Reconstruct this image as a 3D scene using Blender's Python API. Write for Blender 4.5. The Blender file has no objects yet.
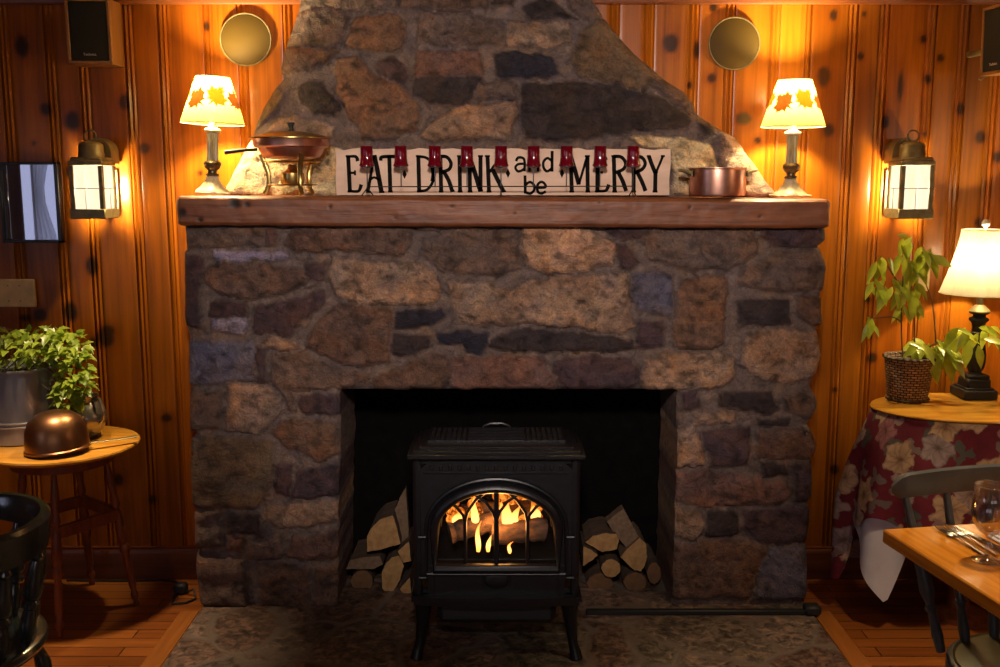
import bpy, bmesh, math, random
import numpy as np
from mathutils import Vector, Matrix
R = random.Random(7)
C = bpy.context.scene.collection
PI = math.pi
# ------------------------------------------------------------------ camera frame
CAMH = 1.6; PITCH = math.radians(8.7); c_, s_ = math.cos(PITCH), math.sin(PITCH); F = 1000.0
def P(px, py, Y):
    u = (px-500)/F; v = (333.5-py)/F
    t = Y/(c_+v*s_)
    return Vector((u*t, Y, CAMH+t*(-s_+v*c_)))
def G(px, py, z):
    u = (px-500)/F; v = (333.5-py)/F
    t = (z-CAMH)/(-s_+v*c_)
    return Vector((u*t, t*(c_+v*s_), z))
def lin(r, g, b):
    f = lambda x: (x/255/12.92) if x <= 10.3 else ((x/255+.055)/1.055)**2.4
    return (f(r), f(g), f(b))
# ------------------------------------------------------------------ mesh builder
class B:
    def __init__(s): s.v = []; s.f = []
    def add(s, vs, fs, M=None):
        n = len(s.v)
        for p in vs:
            p = Vector(p); s.v.append(M @ p if M else p)
        for f in fs: s.f.append([i+n for i in f])
        return s
    def box(s, c, d, b=.003, rot=None):
        hx, hy, hz = d[0]/2, d[1]/2, d[2]/2; b = min(b, hx*.9, hy*.9, hz*.9)
        vs = []; idx = {}
        for sx in (-1, 1):
            for sy in (-1, 1):
                for sz in (-1, 1):
                    for a in range(3):
                        p = [sx*(hx-b), sy*(hy-b), sz*(hz-b)]
                        p[a] = (sx*hx, sy*hy, sz*hz)[a]
                        idx[(sx, sy, sz, a)] = len(vs); vs.append(p)
        fs = []
        for a in range(3):
            o = [i for i in range(3) if i != a]
            for sg in (-1, 1):
                q = []
                for (p, r) in ((-1, -1), (1, -1), (1, 1), (-1, 1)):
                    k = [0, 0, 0]; k[a] = sg; k[o[0]] = p; k[o[1]] = r
                    q.append(idx[(k[0], k[1], k[2], a)])
                fs.append(q)
        for a in range(3):
            o = [i for i in range(3) if i != a]
            for p in (-1, 1):
                for r in (-1, 1):
                    q = []
                    for (sg, ax) in ((-1, o[0]), (1, o[0]), (1, o[1]), (-1, o[1])):
                        k = [0, 0, 0]; k[a] = sg; k[o[0]] = p; k[o[1]] = r
                        q.append(idx[(k[0], k[1], k[2], ax)])
                    fs.append(q)
        for sx in (-1, 1):
            for sy in (-1, 1):
                for sz in (-1, 1): fs.append([idx[(sx, sy, sz, a)] for a in range(3)])
        M = Matrix.Translation(Vector(c))
        if rot is not None: M = M @ rot
        return s.add(vs, fs, M)
    def lathe(s, prof, c=(0, 0, 0), n=28, M=None, flute=0, cap=True, sx=1, sy=1):
        vs = []; fs = []
        for (r, z) in prof:
            for k in range(n):
                a = 2*PI*k/n
                rr = r*(1-flute*(k % 2))
                vs.append((c[0]+rr*math.cos(a)*sx, c[1]+rr*math.sin(a)*sy, c[2]+z))
        m = len(prof)
        for i in range(m-1):
            for k in range(n):
                k2 = (k+1) % n
                fs.append([i*n+k, i*n+k2, (i+1)*n+k2, (i+1)*n+k])
        if cap:
            if prof[0][0] > 1e-6: fs.append(list(range(n))[::-1])
            if prof[-1][0] > 1e-6: fs.append([(m-1)*n+k for k in range(n)])
        return s.add(vs, fs, M)
    def tube(s, pts, r, n=8, M=None, closed=False, cap=True, flat=None):
        pts = [Vector(p) for p in pts]; m = len(pts)
        rs = r if isinstance(r, (list, tuple)) else [r]*m
        vs = []; fs = []; up = None
        for i, p in enumerate(pts):
            if closed: d = pts[(i+1) % m]-pts[i-1]
            else: d = pts[min(i+1, m-1)]-pts[max(i-1, 0)]
            d.normalize()
            if up is None:
                up = Vector((0, 0, 1)) if abs(d.z) < .9 else Vector((0, 1, 0))
            x = d.cross(up)
            if x.length < 1e-5: x = d.cross(Vector((1, 0, 0)))
            x.normalize(); y = x.cross(d).normalized(); up = y
            for k in range(n):
                a = 2*PI*k/n
                fx, fy = flat if flat else (1, 1)
                vs.append(p+(x*math.cos(a)*fx+y*math.sin(a)*fy)*rs[i])
        for i in range(m if closed else m-1):
            j = (i+1) % m
            for k in range(n):
                k2 = (k+1) % n
                fs.append([i*n+k, i*n+k2, j*n+k2, j*n+k])
        if cap and not closed:
            fs.append(list(range(n))[::-1]); fs.append([(m-1)*n+k for k in range(n)])
        return s.add(vs, fs, M)
    def turned(s, p0, p1, prof, n=12):
        p0, p1 = Vector(p0), Vector(p1); d = p1-p0
        pts = [p0+d*t for t, r in prof]
        return s.tube(pts, [r for t, r in prof], n)
    def prism(s, poly, y0, y1, M=None, bev=0):
        # poly in xz, extruded along y
        n = len(poly); vs = []; fs = []
        cx = sum(p[0] for p in poly)/n; cz = sum(p[1] for p in poly)/n
        if bev:
            k = 1-bev
            vs += [(cx+(p[0]-cx)*k, y0, cz+(p[1]-cz)*k) for p in poly]
            off = (abs(y1-y0))*.15*(1 if y1 > y0 else -1)
            off = max(-.004, min(.004, off))
            vs += [(p[0], y0+off, p[1]) for p in poly]
            vs += [(p[0], y1, p[1]) for p in poly]; L = 3
        else:
            vs += [(p[0], y0, p[1]) for p in poly]; vs += [(p[0], y1, p[1]) for p in poly]; L = 2
        for l in range(L-1):
            for k in range(n):
                k2 = (k+1) % n
                fs.append([l*n+k, l*n+k2, (l+1)*n+k2, (l+1)*n+k])
        fs.append(list(range(n))[::-1]); fs.append([(L-1)*n+k for k in range(n)])
        return s.add(vs, fs, M)
    def sphere(s, c, r, n=16, m=10, M=None):
        if not isinstance(r, (list, tuple)): r = (r, r, r)
        vs = []; fs = []
        for i in range(m+1):
            th = PI*i/m
            for k in range(n):
                a = 2*PI*k/n
                vs.append((c[0]+r[0]*math.sin(th)*math.cos(a), c[1]+r[1]*math.sin(th)*math.sin(a), c[2]+r[2]*math.cos(th)))
        for i in range(m):
            for k in range(n): fs.append([i*n+k, i*n+(k+1) % n, (i+1)*n+(k+1) % n, (i+1)*n+k])
        return s.add(vs, fs, M)
    def build(s, name, mat, parent=None, ang=38, fix=True):
        me = bpy.data.meshes.new(name)
        me.from_pydata([tuple(p) for p in s.v], [], s.f)
        bm = bmesh.new(); bm.from_mesh(me)
        bmesh.ops.remove_doubles(bm, verts=bm.verts, dist=1e-6)
        if fix: bmesh.ops.recalc_face_normals(bm, faces=bm.faces)
        bm.to_mesh(me); bm.free()
        me.polygons.foreach_set('use_smooth', [True]*len(me.polygons))
        me.set_sharp_from_angle(angle=math.radians(ang))
        me.materials.append(mat)
        o = bpy.data.objects.new(name, me); C.objects.link(o)
        if parent: o.parent = parent
        return o
def npmesh(name, verts, quads, mat, parent=None, ang=60, col=None, knot=None):
    me = bpy.data.meshes.new(name)
    nv, nf = len(verts), len(quads)
    me.vertices.add(nv); me.vertices.foreach_set('co', np.asarray(verts, np.float32).ravel())
    me.loops.add(nf*4); me.loops.foreach_set('vertex_index', np.asarray(quads, np.int32).ravel())
    me.polygons.add(nf); me.polygons.foreach_set('loop_start', np.arange(0, nf*4, 4, dtype=np.int32))
    me.polygons.foreach_set('loop_total', np.full(nf, 4, np.int32))
    me.update(calc_edges=True)
    me.polygons.foreach_set('use_smooth', np.ones(nf, bool))
    me.set_sharp_from_angle(angle=math.radians(ang))
    if col is not None:
        a = me.attributes.new('Col', 'FLOAT_COLOR', 'POINT')
        cc = np.ones((nv, 4), np.float32); cc[:, :3] = col; a.data.foreach_set('color', cc.ravel())
    if knot is not None:
        a = me.attributes.new('knot', 'FLOAT', 'POINT'); a.data.foreach_set('value', np.asarray(knot, np.float32).ravel())
    me.materials.append(mat)
    o = bpy.data.objects.new(name, me); C.objects.link(o)
    if parent: o.parent = parent
    return o
def tag(o, label, cat, group=None):
    o['label'] = label; o['category'] = cat
    if group: o['group'] = group
    return o
def thing(name, label, cat, loc=(0, 0, 0), rz=0, group=None):
    o = bpy.data.objects.new(name, None); C.objects.link(o); o.empty_display_size = .05
    o.location = loc; o.rotation_euler = (0, 0, rz)
    return tag(o, label, cat, group)
def struct(o): o['kind'] = 'structure'; return o
def dup(root, loc, rz=None, label=None, mirror=False):
    r = root.copy(); C.objects.link(r); r.location = loc
    if rz is not None: r.rotation_euler = (0, 0, rz)
    if label: r['label'] = label
    for ch in list(root.children):
        k = ch.copy(); C.objects.link(k); k.parent = r
        for g in ch.children:
            q = g.copy(); C.objects.link(q); q.parent = k
    return r
# ------------------------------------------------------------------ numpy noise
_tab = np.random.RandomState(3).rand(256, 256)
def vn(x, y, s=0):
    x = np.asarray(x)+s*17.3; y = np.asarray(y)+s*31.7
    xi = np.floor(x).astype(int); yi = np.floor(y).astype(int)
    fx = x-xi; fy = y-yi; fx = fx*fx*(3-2*fx); fy = fy*fy*(3-2*fy)
    g = lambda i, j: _tab[i & 255, j & 255]
    return (g(xi, yi)*(1-fx)+g(xi+1, yi)*fx)*(1-fy)+(g(xi, yi+1)*(1-fx)+g(xi+1, yi+1)*fx)*fy
def fbm(x, y, s=0, o=4):
    r = 0; a = .5
    for i in range(o): r = r+a*vn(x*2**i, y*2**i, s+i); a *= .5
    return r/(1-.5**o)-.5
# ------------------------------------------------------------------ materials
def newmat(name):
    m = bpy.data.materials.new(name); m.use_nodes = True
    nt = m.node_tree; nt.nodes.clear()
    out = nt.nodes.new('ShaderNodeOutputMaterial')
    return m, nt, out
def nd(nt, t, **kw):
    n = nt.nodes.new(t)
    for k, v in kw.items():
        if k in n.inputs.keys() if isinstance(k, str) else False: n.inputs[k].default_value = v
        else: setattr(n, k, v)
    return n
def mapped(nt, scale, coord='Object'):
    tc = nt.nodes.new('ShaderNodeTexCoord'); mp = nt.nodes.new('ShaderNodeMapping')
    mp.inputs['Scale'].default_value = scale
    nt.links.new(tc.outputs[coord], mp.inputs['Vector']); return mp.outputs['Vector']
def noise(nt, vec, scale=1, detail=4, rough=.55, dist=0):
    n = nt.nodes.new('ShaderNodeTexNoise'); n.inputs['Scale'].default_value = scale
    n.inputs['Detail'].default_value = detail; n.inputs['Roughness'].default_value = rough
    n.inputs['Distortion'].default_value = dist
    nt.links.new(vec, n.inputs['Vector']); return n.outputs['Fac']
def ramp(nt, fac, stops):
    r = nt.nodes.new('ShaderNodeValToRGB'); e = r.color_ramp.elements
    while len(e) < len(stops): e.new(.5)
    for i, (p, col) in enumerate(stops): e[i].position = p; e[i].color = (*col, 1)
    nt.links.new(fac, r.inputs['Fac']); return r.outputs['Color']
def mix(nt, fac, a, b, mode='MIX'):
    m = nt.nodes.new('ShaderNodeMix'); m.data_type = 'RGBA'; m.blend_type = mode
    for sock, v in ((m.inputs[0], fac), (m.inputs[6], a), (m.inputs[7], b)):
        if isinstance(v, (int, float)): sock.default_value = v
        elif isinstance(v, tuple): sock.default_value = (*v, 1) if len(v) == 3 else v
        else: nt.links.new(v, sock)
    return m.outputs[2]
def math_(nt, op, a, b=None, cc=None):
    m = nt.nodes.new('ShaderNodeMath'); m.operation = op
    for i, v in enumerate((a, b, cc)):
        if v is None: continue
        if isinstance(v, (int, float)): m.inputs[i].default_value = v
        else: nt.links.new(v, m.inputs[i])
    return m.outputs[0]
def bump(nt, h, strength=.3, dist=.01):
    b = nt.nodes.new('ShaderNodeBump'); b.inputs['Strength'].default_value = strength; b.inputs['Distance'].default_value = dist
    nt.links.new(h, b.inputs['Height']); return b.outputs['Normal']
def pbsdf(nt, out, base, rough=.5, metal=0, normal=None, spec=.5, **kw):
    p = nt.nodes.new('ShaderNodeBsdfPrincipled')
    for sock, v in ((p.inputs['Base Color'], base), (p.inputs['Roughness'], rough), (p.inputs['Metallic'], metal)):
        if isinstance(v, (int, float)): sock.default_value = v
        elif isinstance(v, tuple): sock.default_value = (*v, 1)
        else: nt.links.new(v, sock)
    p.inputs['Specular IOR Level'].default_value = spec
    if normal is not None: nt.links.new(normal, p.inputs['Normal'])
    for k, v in kw.items(): p.inputs[k.replace('_', ' ')].default_value = v
    nt.links.new(p.outputs[0], out.inputs['Surface']); return p
def mat(name, col, rough=.5, metal=0, col2=None, scale=(20, 20, 20), bmp=0, spec=.5, detail=4, lo=.35, hi=.65, **kw):
    m, nt, out = newmat(name)
    v = mapped(nt, scale); n = noise(nt, v, 1, detail)
    base = ramp(nt, n, [(lo, col), (hi, col2 or tuple(x*.8 for x in col))])
    pbsdf(nt, out, base, rough, metal, bump(nt, n, bmp, .005) if bmp else None, spec, **kw)
    return m
def emis(name, col, st):
    m, nt, out = newmat(name); e = nt.nodes.new('ShaderNodeEmission')
    e.inputs[0].default_value = (*col, 1); e.inputs[1].default_value = st
    nt.links.new(e.outputs[0], out.inputs['Surface']); return m
def shade_mat(name, col, tr=.6, tpn=.05):
    m, nt, out = newmat(name)
    d = nt.nodes.new('ShaderNodeBsdfDiffuse'); t = nt.nodes.new('ShaderNodeBsdfTranslucent'); mx = nt.nodes.new('ShaderNodeMixShader')
    v = mapped(nt, (90, 90, 14)); n = noise(nt, v, 1, 3)
    cc = ramp(nt, n, [(.3, col), (.7, tuple(x*.9 for x in col))])
    nt.links.new(cc, d.inputs[0]); nt.links.new(cc, t.inputs[0]); mx.inputs[0].default_value = tr
    nt.links.new(d.outputs[0], mx.inputs[1]); nt.links.new(t.outputs[0], mx.inputs[2])
    tp = nt.nodes.new('ShaderNodeBsdfTransparent'); m2 = nt.nodes.new('ShaderNodeMixShader'); m2.inputs[0].default_value = tpn
    nt.links.new(mx.outputs[0], m2.inputs[1]); nt.links.new(tp.outputs[0], m2.inputs[2])
    nt.links.new(m2.outputs[0], out.inputs['Surface']); return m
def stone_mat(name):
    m, nt, out = newmat(name)
    at = nt.nodes.new('ShaderNodeAttribute'); at.attribute_name = 'Col'
    v = mapped(nt, (1, 1, 1))
    n1 = noise(nt, v, 26, 7, .70, .9); n2 = noise(nt, v, 150, 4, .65); n3 = noise(nt, v, 9, 4, .65, .5); n4 = noise(nt, mapped(nt, (12, 12, 24)), 1, 5, .7, 1.2)
    k = ramp(nt, n1, [(.28, (.34, .33, .36)), (.46, (.86, .85, .87)), (.60, (1.15, 1.12, 1.08)), (.76, (1.75, 1.62, 1.45))])
    col = mix(nt, 1.0, at.outputs['Color'], k, 'MULTIPLY')
    k2 = ramp(nt, n2, [(.32, (.76, .76, .78)), (.66, (1.24, 1.22, 1.18))])
    col = mix(nt, 1.0, col, k2, 'MULTIPLY')
    warm = ramp(nt, n3, [(.36, (.80, .84, 1.0)), (.52, (1, 1, 1)), (.70, (1.25, 1.04, .78))])
    col = mix(nt, .85, col, warm, 'MULTIPLY')
    col = mix(nt, .5, col, ramp(nt, n4, [(.32, (.50, .48, .50)), (.48, (1, 1, 1)), (.72, (1.35, 1.3, 1.22))]), 'MULTIPLY')
    n5 = noise(nt, v, 70, 5, .7, 1.5)
    col = mix(nt, ramp(nt, n5, [(.60, (0, 0, 0)), (.70, (.55, .55, .55))]), col, mix(nt, 1.0, col, (2.1, 1.9, 1.7), 'MULTIPLY'))
    h = math_(nt, 'ADD', math_(nt, 'ADD', math_(nt, 'MULTIPLY', n1, .7), math_(nt, 'MULTIPLY', n2, .28)), math_(nt, 'MULTIPLY', n4, .25))
    pbsdf(nt, out, col, .56, 0, bump(nt, h, 1.0, .026), .45); return m
def pine_mat(name, base=(.42, .116, .006), dark=(.30, .07, .008)):
    m, nt, out = newmat(name)
    at = nt.nodes.new('ShaderNodeAttribute'); at.attribute_name = 'Col'
    kn = nt.nodes.new('ShaderNodeAttribute'); kn.attribute_name = 'knot'
    v = mapped(nt, (38, 38, 1.6)); n1 = noise(nt, v, 1, 5, .6, .8)
    v2 = mapped(nt, (7, 7, .9)); n2 = noise(nt, v2, 1, 3, .6)
    col = ramp(nt, n1, [(.3, tuple(x*.62 for x in base)), (.52, base), (.72, tuple(min(1, x*1.22) for x in base))])
    col = mix(nt, .75, col, ramp(nt, n2, [(.35, (.62, .52, .45)), (.62, (1.1, 1.08, 1.0))]), 'MULTIPLY')
    col = mix(nt, 1, col, at.outputs['Color'], 'MULTIPLY')
    col = mix(nt, kn.outputs['Fac'], col, (.030, .012, .006))
    pbsdf(nt, out, col, .30, 0, bump(nt, n1, .12, .004), .32); return m
MT = {}
MT['stone'] = stone_mat('fieldstone'); MT['pine'] = pine_mat('knotty pine'); MT['beam'] = None
MT['soot'] = mat('soot', (.0035, .003, .003), 1, col2=(.006, .005, .0045), spec=.05)
MT['iron'] = mat('cast iron', (.0045, .004, .0055), .36, 0, (.008, .007, .009), (60, 60, 60), .15, .38)
MT['black'] = mat('black', (.008, .008, .009), .6, col2=(.012, .011, .012))
MT['wire'] = mat('black wire', (.012, .008, .008), .4)
MT['copper'] = mat('copper', (.78, .42, .31), .33, 1, (.60, .29, .20), (14, 14, 14))
MT['copper_dark'] = mat('aged copper', (.36, .175, .085), .36, 1, (.25, .115, .055), (10, 10, 10))
MT['brass'] = mat('brass', (.62, .43, .14), .28, 1, (.45, .30, .09), (25, 25, 25))
MT['brass_old'] = mat('aged brass', (.30, .235, .105), .48, .4, (.18, .14, .065), (30, 30, 30), .1)
MT['tin'] = mat('galvanised tin', (.42, .42, .46), .40, .7, (.24, .24, .27), (9, 9, 3))
MT['pewter'] = mat('pewter', (.42, .38, .33), .3, .9, (.25, .22, .19), (16, 16, 16))
MT['cream'] = mat('cream paint', (.72, .62, .40), .4, 0, (.45, .36, .20), (60, 60, 30), .1)
MT['column'] = mat('column paint', (.45, .40, .26), .4, 0, (.24, .20, .10), (60, 60, 12))
MT['curtain'] = shade_mat('sheer curtain', (.8, .8, .82), .7)
MT['bronze'] = mat('dark bronze', (.16, .11, .05), .35, .6, (.07, .045, .02), (60, 60, 60))
MT['white_glaze'] = mat('white glaze', (.8, .76, .66), .3)
MT['shade'] = shade_mat('parchment shade', (.20, .145, .038))
MT['leaf_red'] = shade_mat('russet leaf', (.115, .036, .008), tpn=0); MT['leaf_gold'] = shade_mat('golden leaf', (.20, .11, .008), tpn=0)
MT['shade_white'] = shade_mat('linen shade', (.21, .18, .12))
MT['trim'] = mat('shade trim', (.55, .42, .22), .7)
MT['pane_lit'] = None
MT['redglass'] = None
MT['sign'] = mat('sign paint', (.84, .58, .42), .6, 0, (.68, .44, .30), (5, 30, 14), .1)
MT['ink'] = mat('sign lettering', (.008, .006, .005), .8, spec=.1)
MT['cabinet'] = mat('speaker veneer', (.34, .16, .045), .4, 0, (.22, .095, .025), (40, 40, 4))
MT['cloth_black'] = mat('speaker cloth', (.006, .006, .007), .9)
MT['silver_print'] = mat('silver print', (.75, .72, .68), .4)
MT['grille'] = None
MT['frame_black'] = mat('black frame', (.012, .010, .010), .35)
MT['plate'] = mat('beige plastic', (.85, .58, .27), .45)
MT['tabletop'] = mat('maple top', (.62, .29, .04), .26, 0, (.46, .19, .022), (4, 40, 4))
MT['tabletop_gold'] = mat('golden top', (.56, .27, .035), .14, 0, (.44, .19, .02), (4, 40, 4))
MT['mahogany'] = mat('mahogany', (.24, .070, .022), .35, 0, (.14, .036, .012), (50, 50, 6))
MT['dining'] = mat('honey pine top', (.60, .235, .020), .2, 0, (.42, .14, .010), (60, 3, 60), .04)
MT['green'] = mat('dark green paint', (.030, .037, .034), .2, 0, (.020, .025, .023), (12, 12, 12), spec=.8)
MT['green_grey'] = mat('worn grey green paint', (.055, .060, .062), .36, 0, (.036, .040, .041), (14, 14, 14))
MT['seat'] = mat('worn seat', (.14, .115, .04), .4, 0, (.09, .07, .025), (10, 10, 10))
MT['wicker'] = None
def leaf_mat(name, c1, c2):
    m, nt, out = newmat(name)
    col = ramp(nt, noise(nt, mapped(nt, (16, 16, 16)), 1, 3), [(.3, c1), (.7, c2)])
    q = pbsdf(nt, out, col, .32, 0, None, .5); t = nt.nodes.new('ShaderNodeBsdfTranslucent'); nt.links.new(col, t.inputs[0])
    mx = nt.nodes.new('ShaderNodeMixShader'); mx.inputs[0].default_value = .38
    nt.links.new(q.outputs[0], mx.inputs[1]); nt.links.new(t.outputs[0], mx.inputs[2]); nt.links.new(mx.outputs[0], out.inputs['Surface']); return m
MT['leaf'] = leaf_mat('leaf green', (.17, .27, .022), (.42, .50, .06)); MT['leaf2'] = leaf_mat('glossy leaf', (.24, .32, .02), (.56, .57, .05))
MT['stem'] = mat('plant stem', (.10, .055, .02), .7)
MT['soil'] = mat('soil', (.02, .014, .01), .95)
MT['white'] = mat('white linen', (.72, .70, .74), .8, 0, (.66, .64, .68), (20, 20, 20))
MT['steel'] = mat('steel', (.62, .58, .52), .18, 1)
MT['bark'] = mat('bark', (.10, .055, .03), .9, 0, (.05, .028, .016), (14, 40, 14), .4)
MT['endgrain'] = mat('cut wood', (.36, .20, .075), .85, 0, (.25, .125, .04), (40, 8, 40), .1)
MT['endgrain_dark'] = mat('aged cut wood', (.15, .07, .025), .85, 0, (.10, .045, .018), (40, 8, 40), .1)
MT['splitwood'] = mat('split wood side', (.17, .105, .06), .85, 0, (.11, .062, .032), (60, 6, 60), .2)
MT['ceil'] = mat('ceiling', (.30, .20, .12), .8)
MT['plain'] = mat('side wall panel', (.36, .13, .03), .5, 0, (.22, .07, .012), (30, 30, 1.5))
MT['base'] = mat('stained trim', (.14, .035, .010), .35, 0, (.08, .018, .006), (3, 40, 40))
MT['crown'] = mat('stained crown', (.25, .07, .014), .35, 0, (.16, .04, .01), (3, 40, 40))
MT['ash'] = mat('charred log', (.12, .06, .03), .9, 0, (.015, .010, .008), (30, 60, 60), .6)
def _m():
    m, nt, out = newmat('red glass')
    pbsdf(nt, out, (.20, .002, .012), .05, 0, None, .8, Transmission_Weight=.35, IOR=1.45); MT['redglass'] = m
    m, nt, out = newmat('clear glass')
    g = nt.nodes.new('ShaderNodeBsdfGlossy'); g.inputs['Roughness'].default_value = .02; t = nt.nodes.new('ShaderNodeBsdfTransparent'); t.inputs[0].default_value = (.90, .88, .90, 1)
    lw = nt.nodes.new('ShaderNodeLayerWeight'); lw.inputs[0].default_value = .35; mx = nt.nodes.new('ShaderNodeMixShader')
    nt.links.new(math_(nt, 'MULTIPLY_ADD', lw.outputs['Facing'], .8, .08), mx.inputs[0]); nt.links.new(t.outputs[0], mx.inputs[1]); nt.links.new(g.outputs[0], mx.inputs[2])
    nt.links.new(mx.outputs[0], out.inputs['Surface']); MT['glass'] = m
    m, nt, out = newmat('pane glass')
    t = nt.nodes.new('ShaderNodeBsdfTransparent'); g = nt.nodes.new('ShaderNodeBsdfGlossy'); g.inputs['Roughness'].default_value = .02
    mx = nt.nodes.new('ShaderNodeMixShader'); mx.inputs[0].default_value = .02
    nt.links.new(t.outputs[0], mx.inputs[1]); nt.links.new(g.outputs[0], mx.inputs[2]); nt.links.new(mx.outputs[0], out.inputs['Surface']); MT['pane'] = m
    m, nt, out = newmat('mirror')
    g = nt.nodes.new('ShaderNodeBsdfGlossy'); g.inputs['Roughness'].default_value = .015; g.inputs['Color'].default_value = (.22, .22, .25, 1)
    nt.links.new(g.outputs[0], out.inputs['Surface']); MT['mirror'] = m
    m, nt, out = newmat('lit frosted glass')
    e = nt.nodes.new('ShaderNodeEmission'); e.inputs[1].default_value = 1.2
    nt.links.new(ramp(nt, noise(nt, mapped(nt, (60, 60, 9)), 1, 3), [(.3, (1, .80, .52)), (.7, (1, .88, .66))]), e.inputs[0])
    t = nt.nodes.new('ShaderNodeBsdfTransparent'); mx = nt.nodes.new('ShaderNodeMixShader'); mx.inputs[0].default_value = .2
    nt.links.new(e.outputs[0], mx.inputs[1]); nt.links.new(t.outputs[0], mx.inputs[2]); nt.links.new(mx.outputs[0], out.inputs['Surface']); MT['pane_lit'] = m
    # perforated disc
    m, nt, out = newmat('perforated brass')
    v = mapped(nt, (150, 150, 150)); w = nt.nodes.new('ShaderNodeTexVoronoi'); w.inputs['Scale'].default_value = 1; w.inputs['Randomness'].default_value = .15
    nt.links.new(v, w.inputs['Vector'])
    col = ramp(nt, w.outputs['Distance'], [(.28, (.014, .008, .0015)), (.42, (.072, .041, .006))])
    pbsdf(nt, out, col, .6, .1, None, .2); MT['grille'] = m
    # wicker
    m, nt, out = newmat('wicker')
    tc = nt.nodes.new('ShaderNodeTexCoord'); br = nt.nodes.new('ShaderNodeTexBrick')
    br.inputs['Scale'].default_value = 1; br.inputs['Brick Width'].default_value = 1; br.inputs['Row Height'].default_value = .5
    br.inputs['Mortar Size'].default_value = .12; br.inputs['Mortar Smooth'].default_value = .6
    br.inputs['Color1'].default_value = (.46, .26, .11, 1); br.inputs['Color2'].default_value = (.22, .11, .045, 1); br.inputs['Mortar'].default_value = (.02, .008, .005, 1)
    mp = nt.nodes.new('ShaderNodeMapping'); mp.inputs['Scale'].default_value = (22, 17, 1)
    nt.links.new(tc.outputs['UV'], mp.inputs['Vector']); nt.links.new(mp.outputs[0], br.inputs['Vector'])
    pbsdf(nt, out, br.outputs['Color'], .6, 0, bump(nt, math_(nt, 'SUBTRACT', 1, br.outputs['Fac']), .8, .006)); MT['wicker'] = m
    # floor planks
    m, nt, out = newmat('plank floor')
    v = mapped(nt, (1, 1, 1)); br = nt.nodes.new('ShaderNodeTexBrick'); br.inputs['Scale'].default_value = 1
    br.inputs['Brick Width'].default_value = 1.3; br.inputs['Row Height'].default_value = .068; br.inputs['Mortar Size'].default_value = .0022
    br.inputs['Color1'].default_value = (.36, .115, .020, 1); br.inputs['Color2'].default_value = (.22, .062, .011, 1); br.inputs['Mortar'].default_value = (.02, .006, .003, 1)
    nt.links.new(v, br.inputs['Vector'])
    n = noise(nt, mapped(nt, (2.5, 45, 1)), 1, 5)
    col = mix(nt, .7, br.outputs['Color'], ramp(nt, n, [(.3, (.6, .55, .5)), (.7, (1.2, 1.15, 1.05))]), 'MULTIPLY')
    pbsdf(nt, out, col, .36, 0, bump(nt, math_(nt, 'SUBTRACT', 1, br.outputs['Fac']), .5, .003)); MT['floor'] = m
    m, nt, out = newmat('border plank')
    n = noise(nt, mapped(nt, (45, 2.5, 1)), 1, 5)
    pbsdf(nt, out, ramp(nt, n, [(.3, (.26, .08, .014)), (.7, (.40, .14, .026))]), .36); MT['border'] = m
    # flagstone hearth
    m, nt, out = newmat('flagstone')
    v0 = mapped(nt, (1, 1, 1)); wob = nt.nodes.new('ShaderNodeTexNoise'); wob.inputs['Scale'].default_value = 6; nt.links.new(v0, wob.inputs['Vector'])
    vv = nt.nodes.new('ShaderNodeVectorMath'); vv.operation = 'MULTIPLY_ADD'; vv.inputs[1].default_value = (.12, .12, .12)
    nt.links.new(wob.outputs['Color'], vv.inputs[0]); nt.links.new(v0, vv.inputs[2])
    vo = nt.nodes.new('ShaderNodeTexVoronoi'); vo.feature = 'DISTANCE_TO_EDGE'; vo.inputs['Scale'].default_value = 3.4; nt.links.new(vv.outputs[0], vo.inputs['Vector'])
    vc = nt.nodes.new('ShaderNodeTexVoronoi'); vc.inputs['Scale'].default_value = 3.4; nt.links.new(vv.outputs[0], vc.inputs['Vector'])
    sep = nt.nodes.new('ShaderNodeSeparateColor'); nt.links.new(vc.outputs['Color'], sep.inputs[0])
    cellc = ramp(nt, sep.outputs[0], [(0, (.10, .058, .040)), (.35, (.15, .092, .066)), (.7, (.18, .125, .095)), (1, (.10, .080, .055))])
    n1 = noise(nt, v0, 30, 6, .65, .8)
    cc = mix(nt, 1, cellc, ramp(nt, n1, [(.34, (.22, .20, .19)), (.5, (.85, .85, .85)), (.66, (2.0, 1.85, 1.7))]), 'MULTIPLY')
    edge = ramp(nt, vo.outputs['Distance'], [(.02, (1, 1, 1)), (.06, (0, 0, 0))])
    cc = mix(nt, edge, cc, (.15, .11, .085))
    hh = math_(nt, 'ADD', math_(nt, 'MULTIPLY', n1, .5), math_(nt, 'MINIMUM', math_(nt, 'MULTIPLY', vo.outputs['Distance'], 6), .6))
    pbsdf(nt, out, cc, .55, 0, bump(nt, hh, .7, .012)); MT['flag'] = m
    # floral cloth (uv in metres)
    m, nt, out = newmat('floral cloth')
    tc = nt.nodes.new('ShaderNodeTexCoord')
    def flowers(scale, off, npet, R0, amp):
        mp = nt.nodes.new('ShaderNodeMapping'); mp.inputs['Scale'].default_value = (scale, scale, 1); mp.inputs['Location'].default_value = (off, off*.7, 0)
        wn = nt.nodes.new('ShaderNodeTexNoise'); wn.inputs['Scale'].default_value = 26; wn.inputs['Detail'].default_value = 4; nt.links.new(tc.outputs['UV'], wn.inputs['Vector'])
        wa_ = nt.nodes.new('ShaderNodeVectorMath'); wa_.operation = 'MULTIPLY_ADD'; wa_.inputs[1].default_value = (.05, .05, 0)
        nt.links.new(wn.outputs['Color'], wa_.inputs[0]); nt.links.new(tc.outputs['UV'], wa_.inputs[2]); nt.links.new(wa_.outputs[0], mp.inputs['Vector'])
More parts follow.
